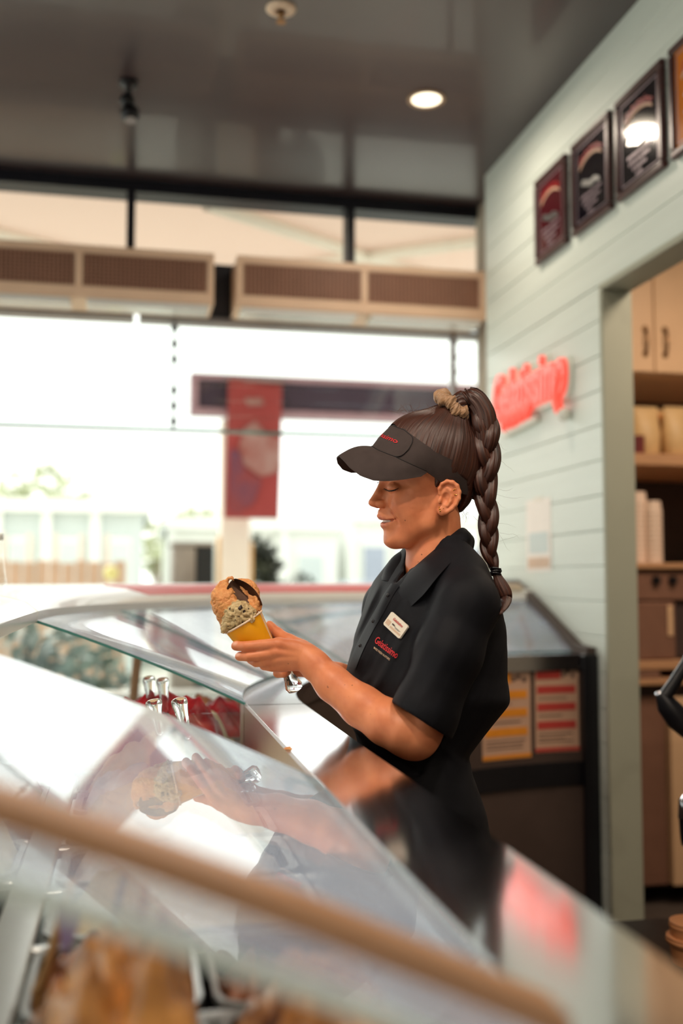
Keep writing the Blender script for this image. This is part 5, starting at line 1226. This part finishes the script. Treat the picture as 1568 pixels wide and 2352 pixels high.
# the loose end of the braid hangs over the shoulder
tail = spline([(1136, 1306, -16, 8), (1141, 1322, -17, 9.5), (1150, 1345, -20, 15), (1160, 1368, -24, 15.5), (1162, 1385, -26, 11), (1156, 1400, -28, 6), (1148, 1411, -28, 2)], 30)
dep = []
for x_, y_, v_, r_2 in tail:
    ds = [((c @ CF)-DP)/KP for c in (cast(sb, x_+k, y_) for k in (-10, -4, 2)) if c is not None]; dep.append(min([v_]+[d_-r_2*.75-3 for d_ in ds]))
dep = np.minimum.accumulate(dep); tail[:, 2] = np.convolve(np.pad(dep, 3, mode='edge'), np.ones(7)/7, 'valid')
strand_tube('braid_tail', tail[:, :3], tail[:, 3], tail[:, 3]*.7, (1, 0, 0), hair, 9, 5, 26)
# collar leaves: from the fold line round the neck down to the outer edge lying on the blouse
def collar(fold_pts, edge_pts, nm, thick=.0022, n=22, m=9):
    f = spline(fold_pts, n); e = np.array(edge_pts, float); e = np.stack([np.interp(np.linspace(0, 1, n), np.linspace(0, 1, len(e)), e[:, i]) for i in range(3)], 1)
    F3, E3 = A3(f), []
    for (a, b, d) in e: c = cast(sb, a, b, .006) if d is None or np.isnan(d) else None; E3.append(at(a, b, d) if c is None else c)
    E3 = np.array(E3); tt = np.linspace(-1, 1, n); dv = E3@CF; dv = np.polyval(np.polyfit(tt, dv, 3), tt)-dv; E3 = E3+dv[:, None]*CF; top = []; bot = []
    for i in range(n):
        r = []; 
        for j in range(m):
            t = j/(m-1); p = F3[i]*(1-t)+E3[i]*t; out = p-np.array(at(1003, 1300, 0)); out[2] = .015; out /= np.linalg.norm(out)
            r.append(p+out*(.010*math.sin(math.pi*min(1, t*1.05))*(1-.4*t)+.001))
        top.append(r); bot.append([p-np.array([0, 0, 0])-(p-np.array(at(1003, 1320, 0)))/np.linalg.norm(p-np.array(at(1003, 1320, 0)))*thick for p in r])
    return MB().slab(top, bot).build(nm, M['shirt'], shirt, smooth=True, auto=60)
nan = float('nan')
collar([(1074, 1222, 26), (1060, 1212, -14), (1034, 1230, -52), (998, 1262, -67), (960, 1295, -67), (933, 1319, -62), (911, 1339, -56)],
       [(1086, 1266, 30), (1076, 1260, -30), (1062, 1272, -86), (1036, 1302, nan), (1008, 1334, nan), (978, 1366, nan), (945, 1400, nan)], 'collar_leaf')
collar([(1074, 1222, 26), (1050, 1226, 60), (1000, 1240, 72), (952, 1254, 66), (930, 1268, 50), (918, 1300, 10), (909, 1339, -46)],
       [(1086, 1266, 30), (1060, 1275, 110), (990, 1284, 130), (922, 1270, 104), (896, 1286, 84), (880, 1308, 60), (874, 1330, 30)], 'collar_leaf')
# collar stand behind the neck
G0 = A3(spline([(1073, 1217, 32), (1062, 1212, -10), (1042, 1224, -46), (1014, 1249, -63), (977, 1284, -63), (944, 1313, -55)], 16))
MB().slab([[p for p in G0], [p+np.array([0, 0, -.03]) for p in G0]], [[p+CF*.0015 for p in G0], [p+CF*.0015+np.array([0, 0, -.03]) for p in G0]]).build('collar_stand', M['shirt'], shirt, smooth=True, auto=60)
# button placket, buttons and sleeve hem
pk = [tuple(p[:2]) for p in spline([(908, 1344, 0), (892, 1368, 0), (874, 1400, 0), (856, 1432, 0), (838, 1466, 0), (822, 1500, 0), (808, 1535, 0)], 26)]
T_, B_2 = [], []
for a, b in pk:
    r = [on_shirt(a+k, b+k*.35, .0012) for k in (-9, -4, 4, 9)]; T_.append(r); B_2.append([p+CF*.003 for p in r])
MB().slab(T_, B_2).build('placket', M['shirt'], shirt, smooth=True, auto=50)
for a, b in ((892, 1369), (859, 1428), (829, 1484)):
    c = on_shirt(a, b, .002); MB().lathe(tuple(c), [(.0005, .0012), (.0026, .0012), (.0033, 0), (.0026, -.0012), (.0005, -.0012)], 14, axis=tuple(-CF*.8-CR*.5)).build('button', M['black_plastic'], shirt, smooth=True)
# embroidery and name badge, set along the slope of the chest
def decal(body_, size, ctr, e1, e2, m, nm, parent, off=.0022, shear=.0, spacing=1.0, boff=0.0):
    v, f = text_mesh(body_, size, shear, 0, boff, spacing); pts = [on_shirt(ctr[0]+x*e1[0]+y*e2[0], ctr[1]+x*e1[1]+y*e2[1], off) for x, y, _ in v]
    return obj(nm, pts, f, m, parent)
E1, E2 = np.array([.80, .60]), np.array([.42, -.91])
decal('Gelatissimo', 22, (888, 1488), E1*.60, E2*1.05, M['red_thread'], 'embroidered_name', shirt, shear=.1, boff=.25)
decal('MADE FRESH IN-STORE', 7.2, (878, 1502), E1*.62, E2*.9, M['beige_thread'], 'embroidered_line', shirt, boff=.1)
bc_ = np.array([on_shirt(a, b, .003) for a, b in ((904, 1406), (943, 1440), (921, 1471), (885, 1435))])   # badge corners
bx0, bx1, bx2, bx3 = bc_; ctrb = bc_.mean(0); ux = (bx1-bx0+bx2-bx3)/2; uy = (bx0-bx3+bx1-bx2)/2
nb3 = np.cross(ux, uy); nb3 /= np.linalg.norm(nb3); nb3 *= 1 if nb3@(-CF) > 0 else -1
bp3 = lambda a, b, d: ctrb+ux*a+uy*b+nb3*(d+.002)
def bslab(a0, a1, b0, b1, d0, d1, m, nm, par): return MB().slab([[bp3(a, b, d1) for a in (a0, a1)] for b in (b0, b1)], [[bp3(a, b, d0) for a in (a0, a1)] for b in (b0, b1)]).build(nm, m, par)
cs = [(-.5, -.42), (-.44, -.5), (.44, -.5), (.5, -.42), (.5, .42), (.44, .5), (-.44, .5), (-.5, .42)]
badge = MB().add([bp3(a, b, .0015) for a, b in cs]+[bp3(a, b, -.0015) for a, b in cs], [tuple(range(8)), tuple(range(15, 7, -1))]+[(i, (i+1) % 8, (i+1) % 8+8, i+8) for i in range(8)]).build('name_badge', M['tag_white'], PER)
v, f = text_mesh('Gelatissimo', .2, .2, 0, .004); v[:, 0] *= .56/(v[:, 0].max()-v[:, 0].min()); v[:, 1] *= 1.25
obj('badge_lettering', [bp3(.04+x, .22+y, .0019) for x, y, _ in v], f, M['red_print'], badge)
bslab(-.44, -.22, -.34, -.02, .0015, .0019, M['tag_pink'], 'badge_picture', badge)
bslab(-.16, .44, -.36, -.24, .0015, .0019, M['tag_pink'], 'badge_strip', badge)
for x0, x1, y0, y1 in ((-.14, -.02, -.12, -.03), (-.01, .03, -.12, -.06), (.05, .36, -.13, -.11), (.05, .30, -.18, -.165)): bslab(x0, x1, y0, y1, .0015, .0019, M['dark_print'], 'badge_line', badge)
# trousers and shoes below the blouse (mostly behind the counter)
T = Field((790, 1880, -230), (1150, 3130, 230), 9)
T.ell((968, 1960, 0), (140, 130, 165), 0)
for c, s_ in (((1015, -88), 1), ((925, 88), -1)): T.chain([(c[0], 1980, c[1], 105), (c[0], 2480, c[1]*.9, 72), (c[0]+10, 3050, c[1]*.9, 58)], 30)
T.a = np.maximum(T.a, T.ax[1][None, :, None]-3060)
TV, TF_ = T.mesh(); TV = smooth_mesh(TV, TF_, 2, .5)
lin = lambda p: np.stack([p[:, 0], p[:, 1], p[:, 2]], 1)
def below(p):                                     # plain orthographic placement below the waist so the feet meet the floor
    p = np.asarray(p, float); b0 = np.array(at(1000, 1335, 0)); s1 = CZ/(3115-1335)
    return b0+(p[:, 0:1]-1000)*KP*CR+p[:, 2:3]*KP*CF+np.stack([0*p[:, 0], 0*p[:, 0], -(p[:, 1]-1335)*s1], 1)
obj('trousers', below(TV), TF_, M['trouser'], PER, smooth=True)
for c in ((1022, -80), (935, 80)):
    Q = Field((800, 3010, c[1]-70), (1100, 3118, c[1]+70), 5); Q.ell((c[0]-40, 3090, c[1]), (110, 42, 46), 0); Q.ell((c[0]+10, 3060, c[1]), (60, 55, 46), 20); Q.a = np.maximum(Q.a, Q.ax[1][None, :, None]-3113)
    a_1, b_1 = Q.mesh(); obj('shoe', below(a_1), b_1, M['black_plastic'], PER, smooth=True)

# ---- visor: band, front panel with lettering, curved brim
PH = [0, 30, 45, 60, 80, 100, 120, 150, 180]
UY = [975, 985, 1000, 1012, 1028, 1048, 1067, 1084, 1092]; PHL = [0, 45, 64, 90, 110, 130, 180]; YL = [1026, 1049, 1064, 1084, 1117, 1135, 1150]
def vring(phi, t, off=0.0):
    """phi degrees round from the forehead (+ towards the lens), t from lower to upper edge"""
    a = math.radians(phi); c, s = math.cos(a), math.sin(a)
    xl = 945-((94 if c > 0 else 153)+off)*c; vl = -(np.interp(abs(phi), [0, 70, 100, 120, 180], [96, 96, 86, 79, 79])+off)*s; yl = np.interp(abs(phi), PHL, YL)
    xu = 962-((61 if c > 0 else 131)+off)*c; vu = -(97+off)*s; yu = np.interp(abs(phi), PH, UY)
    b = 3.0*math.sin(math.pi*t)
    return hturn(np.array([xl*(1-t)+xu*t-b*c, yl*(1-t)+yu*t, vl*(1-t)+vu*t-b*s]))
vis = MB(); phs = np.linspace(-180, 180, 73)
vis.slab([[A3(vring(p, t, 4)) for t in np.linspace(0, 1, 8)] for p in phs], [[A3(vring(p, t, 0)) for t in np.linspace(0, 1, 8)] for p in phs])
visor = vis.build('visor_band', M['visor'], PER, smooth=True, auto=50)
# front panel: rounded rear corners
def rp(u, w):                                     # u -1..1 round the front, w 0..1 up
    k = abs(u); lim = 1-.10*max(0, (k-.8)/.2)**2
    return vring(u*54, .02+.95*(.5+(w-.5)*math.sqrt(max(0, 1-max(0, (k-.80)/.2)**2.2))), 0)
us_, ws_ = np.concatenate([np.linspace(-1, -.8, 8), np.linspace(-.75, .75, 20), np.linspace(.8, 1, 8)]), np.linspace(0, 1, 9)
def poff(p, d):
    q_ = hunturn(p); r = np.array([q_[0]-955, 0, q_[2]]); r /= np.linalg.norm(r)+1e-9; return hturn(q_+r*d)
MB().slab([[A3(poff(rp(a, b), 6.2)) for b in ws_] for a in us_], [[A3(poff(rp(a, b), 3.0)) for b in ws_] for a in us_]).build('front_panel', M['visor'], visor, smooth=True, auto=50)
edge = [poff(rp(a, b), 6.3) for a, b in [(u, 0.0) for u in us_]+[(u, 1.0) for u in us_[::-1]]]; edge.append(edge[0])
MB().tube([A3(p) for p in edge], .0006, 6, cap=False).build('seam', M['visor_dark'], visor, smooth=True)
v, f = text_mesh('Gelatissimo', 1.0, .12, 0, .012); v[:, 0] *= 1.30/(v[:, 0].max()-v[:, 0].min())
obj('visor_lettering', [A3(poff(rp(float(np.clip(x, -.98, .98)), .55+y*.23), 7.4)) for x, y, _ in v], f, M['red_thread'], visor)
# brim
TH = [0, 20, 33, 50, 62, 72, 82, 90]; OX = [764, 767, 775, 795, 822, 850, 890, 930]; OY = [1045, 1053, 1066, 1083, 1092, 1092, 1087, 1080]; OV = [0, 25, 40, 60, 75, 85, 92, 95]
def brim(th, t):
    a = abs(th); sg = -1 if th > 0 else 1
    i = hunturn(vring(math.copysign(min(a, 89.5), th), .0, 5)); i[1] -= 1
    o_ = np.array([np.interp(a, TH, OX), np.interp(a, TH, OY)-.12*sg*np.interp(a, TH, OV), sg*np.interp(a, TH, OV)])
    p = i*(1-t)+o_*t; p[1] -= 9*math.sin(math.pi*t)*math.cos(math.radians(a)); return hturn(p)
ths, ts = np.linspace(-90, 90, 45), np.linspace(0, 1, 12)
MB().slab([[A3(brim(a, t)) for t in ts] for a in ths], [[A3(brim(a, t)+[0, 3.4, 0]) for t in ts] for a in ths]).build('brim', M['visor'], visor, smooth=True, auto=50)
MB().tube([A3(brim(a, .02)+[0, -.6, 0]) for a in ths], .0007, 6).build('seam', M['visor_dark'], visor, smooth=True)

# ---------------------------------------------------------------- the ice cream cup and the spatula in hand
CV = -66.0
mouth, basec = np.array([559, 1428, CV]), np.array([600, 1497, CV])
axc = (mouth-basec)/np.linalg.norm(mouth-basec)
ice = thing('ice_cream_cup', 'yellow paper cup heaped with peanut and cookie gelato, held up by the person', 'ice cream', tuple(at(600, 1500, CV)))
am, ab = A3(mouth), A3(basec); axw = (am-ab)/np.linalg.norm(am-ab); Lc = np.linalg.norm(am-ab); Rm, Rb = 46*KP, 34*KP
axw = axw-CF*.10; axw /= np.linalg.norm(axw)
MB().lathe(tuple(am-axw*Lc), [(Rb*.9, .006), (Rb, 0), (Rb+.0005, .001), (Rm, Lc), (Rm-.0012, Lc), (Rb-.001, .008), (0, .008)], 48, tuple(axw)).build('cup_wall', M['cup_yellow'], ice, smooth=True, auto=40)
MB().tube([am+np.array(p) for p in [((np.cross(axw, CF)/np.linalg.norm(np.cross(axw, CF)))*math.cos(t)+np.cross(axw, np.cross(axw, CF))/np.linalg.norm(np.cross(axw, np.cross(axw, CF)))*math.sin(t))*(Rm+.0004) for t in np.linspace(0, 2*math.pi, 49)]], .0019, 8, cap=False).build('rim', M['cup_white'], ice, smooth=True)
sx = np.cross(axw, CF); sx /= np.linalg.norm(sx); sx *= 1 if sx@CR > 0 else -1; sy_ = np.cross(axw, sx); sy_ *= -1 if sy_@CF > 0 else 1
def cupw(t, h, d): R_ = Rb+(Rm-Rb)*h+d; return am-axw*Lc*(1-h)+(sx*math.cos(t)+sy_*math.sin(t))*R_
MB().slab([[cupw(t, h, .0010) for t in (.30, .40)] for h in (.02, .98)], [[cupw(t, h, -.0003) for t in (.30, .40)] for h in (.02, .98)]).build('paper_seam', M['cup_white'], ice)
def gelato(nm, fld, m, amp, fr, seed):
    V_, F_ = fld.mesh(); V_ = smooth_mesh(V_, F_, 1, .4); N_ = vnorm(V_, F_)
    nz = fbm(V_*fr+seed, 4); cr2 = np.abs(vnoise(V_*fr*.55+seed*2)); V_ = V_+N_*(amp*nz-amp*1.1*np.exp(-(cr2/.12)**2))[:, None]
    return obj(nm, A3(V_), F_, m, ice, smooth=True)
g1 = Field((462, 1300, CV-70), (622, 1490, CV+70), 1.6)
g1.ell((545, 1408, CV+4), (46, 52, 42), 0); g1.ell((518, 1385, CV), (32, 42, 36), 12); g1.ell((500, 1372, CV-4), (17, 24, 22), 8); g1.ell((512, 1346, CV), (13, 14, 14), 8)
g1.ell((558, 1362, CV+18), (38, 34, 22), 12); g1.ell((588, 1392, CV+2), (10, 34, 20), 6); g1.chain([(590, 1412, CV-8, 5), (596, 1388, CV-2, 5), (588, 1362, CV, 5), (570, 1345, CV, 4)], 4)
g1.chain([(519, 1338, CV, 5), (524, 1328, CV, 3.4), (532, 1326, CV, 3), (539, 1334, CV, 3)], 3)
g1.ell((562, 1365, CV-26), (31, 22, 22), 5, rot=rotz(38), op='sub')
sc1 = gelato('peanut_scoop', g1, M['caramel'], 1.5, .13, 3.0)
g2_ = Field((494, 1366, CV-96), (606, 1470, CV+10), 1.5)
g2_.ell((547, 1411, CV-22), (37, 33, 26), 0); g2_.ell((574, 1410, CV-24), (17, 16, 18), 6); g2_.ell((524, 1434, CV-22), (17, 16, 18), 6); g2_.ell((513, 1447, CV-26), (8, 9, 9), 4); g2_.ell((578, 1423, CV-38), (8, 9, 8), 3); g2_.ell((536, 1434, CV-20), (20, 10, 18), 5)
sc2 = gelato('cookie_scoop', g2_, M['cookie'], 1.9, .17, 8.0)
cb2 = bvh_of(np.array([tuple(p.co) for p in sc2.data.vertices])+base_of(ice), np.array([tuple(p.vertices) for p in sc2.data.polygons]))
for a, b, r in ((552, 1397, 7), (560, 1404, 4.5), (549, 1416, 3), (528, 1398, 2.6), (536, 1404, 2), (583, 1408, 2.4), (570, 1398, 2), (540, 1424, 2), (556, 1430, 2.2), (524, 1438, 1.8), (532, 1416, 1.6), (572, 1428, 1.7)):
    c = cast(cb2, a, b, .0)
    if c is None: continue
    q_ = np.random.default_rng(int(a)); vv = [c+np.array(d)*r*KP*q_.uniform(.7, 1.25) for d in ((1, 0, 0), (-1, 0, 0), (0, .8, .2), (0, -.8, 0), (.2, 0, 1.1), (-.2, 0, -1.1))]
    MB().add(vv, [(0, 2, 4), (2, 1, 4), (1, 3, 4), (3, 0, 4), (2, 0, 5), (1, 2, 5), (3, 1, 5), (0, 3, 5)]).build('chocolate_chip', M['chip'], sc2)
# spatula: brown-smeared curved blade in the gelato, clear handle out of the fist
sp2 = thing('gelato_spatula', 'spatula in the hands, dark smeared blade in the gelato and clear handle below the fist', 'spatula', tuple(at(675, 1575, -30)))
Gt = []
for i, t in enumerate(np.linspace(0, 1, 14)):
    cx2, cy2 = 590+(532-590)*t, 1402+(1340-1402)*t
    wdt = 31*math.sin(math.pi*(.14+.74*t))**.6
    row = []
    for s_ in np.linspace(-1, 1, 11):
        row.append(at(cx2+wdt*s_*.68, cy2-wdt*s_*.62-7*(1-s_*s_), CV-24+16*(1-abs(s_))**1.0*1.2+(8 if s_ > 0 else 0)))
    Gt.append(row)
MB().slab(Gt, [[p+CF*.0018 for p in r] for r in Gt]).build('blade', M['blade'], sp2, smooth=True, auto=50)
MB().tube([at(590, 1404, CV-6), at(608, 1440, -58), at(632, 1485, -44)], [.005, .005, .006], 10).build('shank', M['steel_matte'], sp2, smooth=True)
hA, hB = at(632, 1485, -44), at(680, 1588, -26); axh = (hB-hA)/np.linalg.norm(hB-hA); Lh = np.linalg.norm(hB-hA)
MB().lathe(tuple(hA), [(.0005, 0), (.006, .001), (.0068, Lh*.3), (.0078, Lh*.55), (.0125, Lh*.76), (.0155, Lh*.88), (.0135, Lh*.96), (.007, Lh*.995), (.0004, Lh)], 28, tuple(axh)).build('handle', M['acrylic'], sp2, smooth=True)
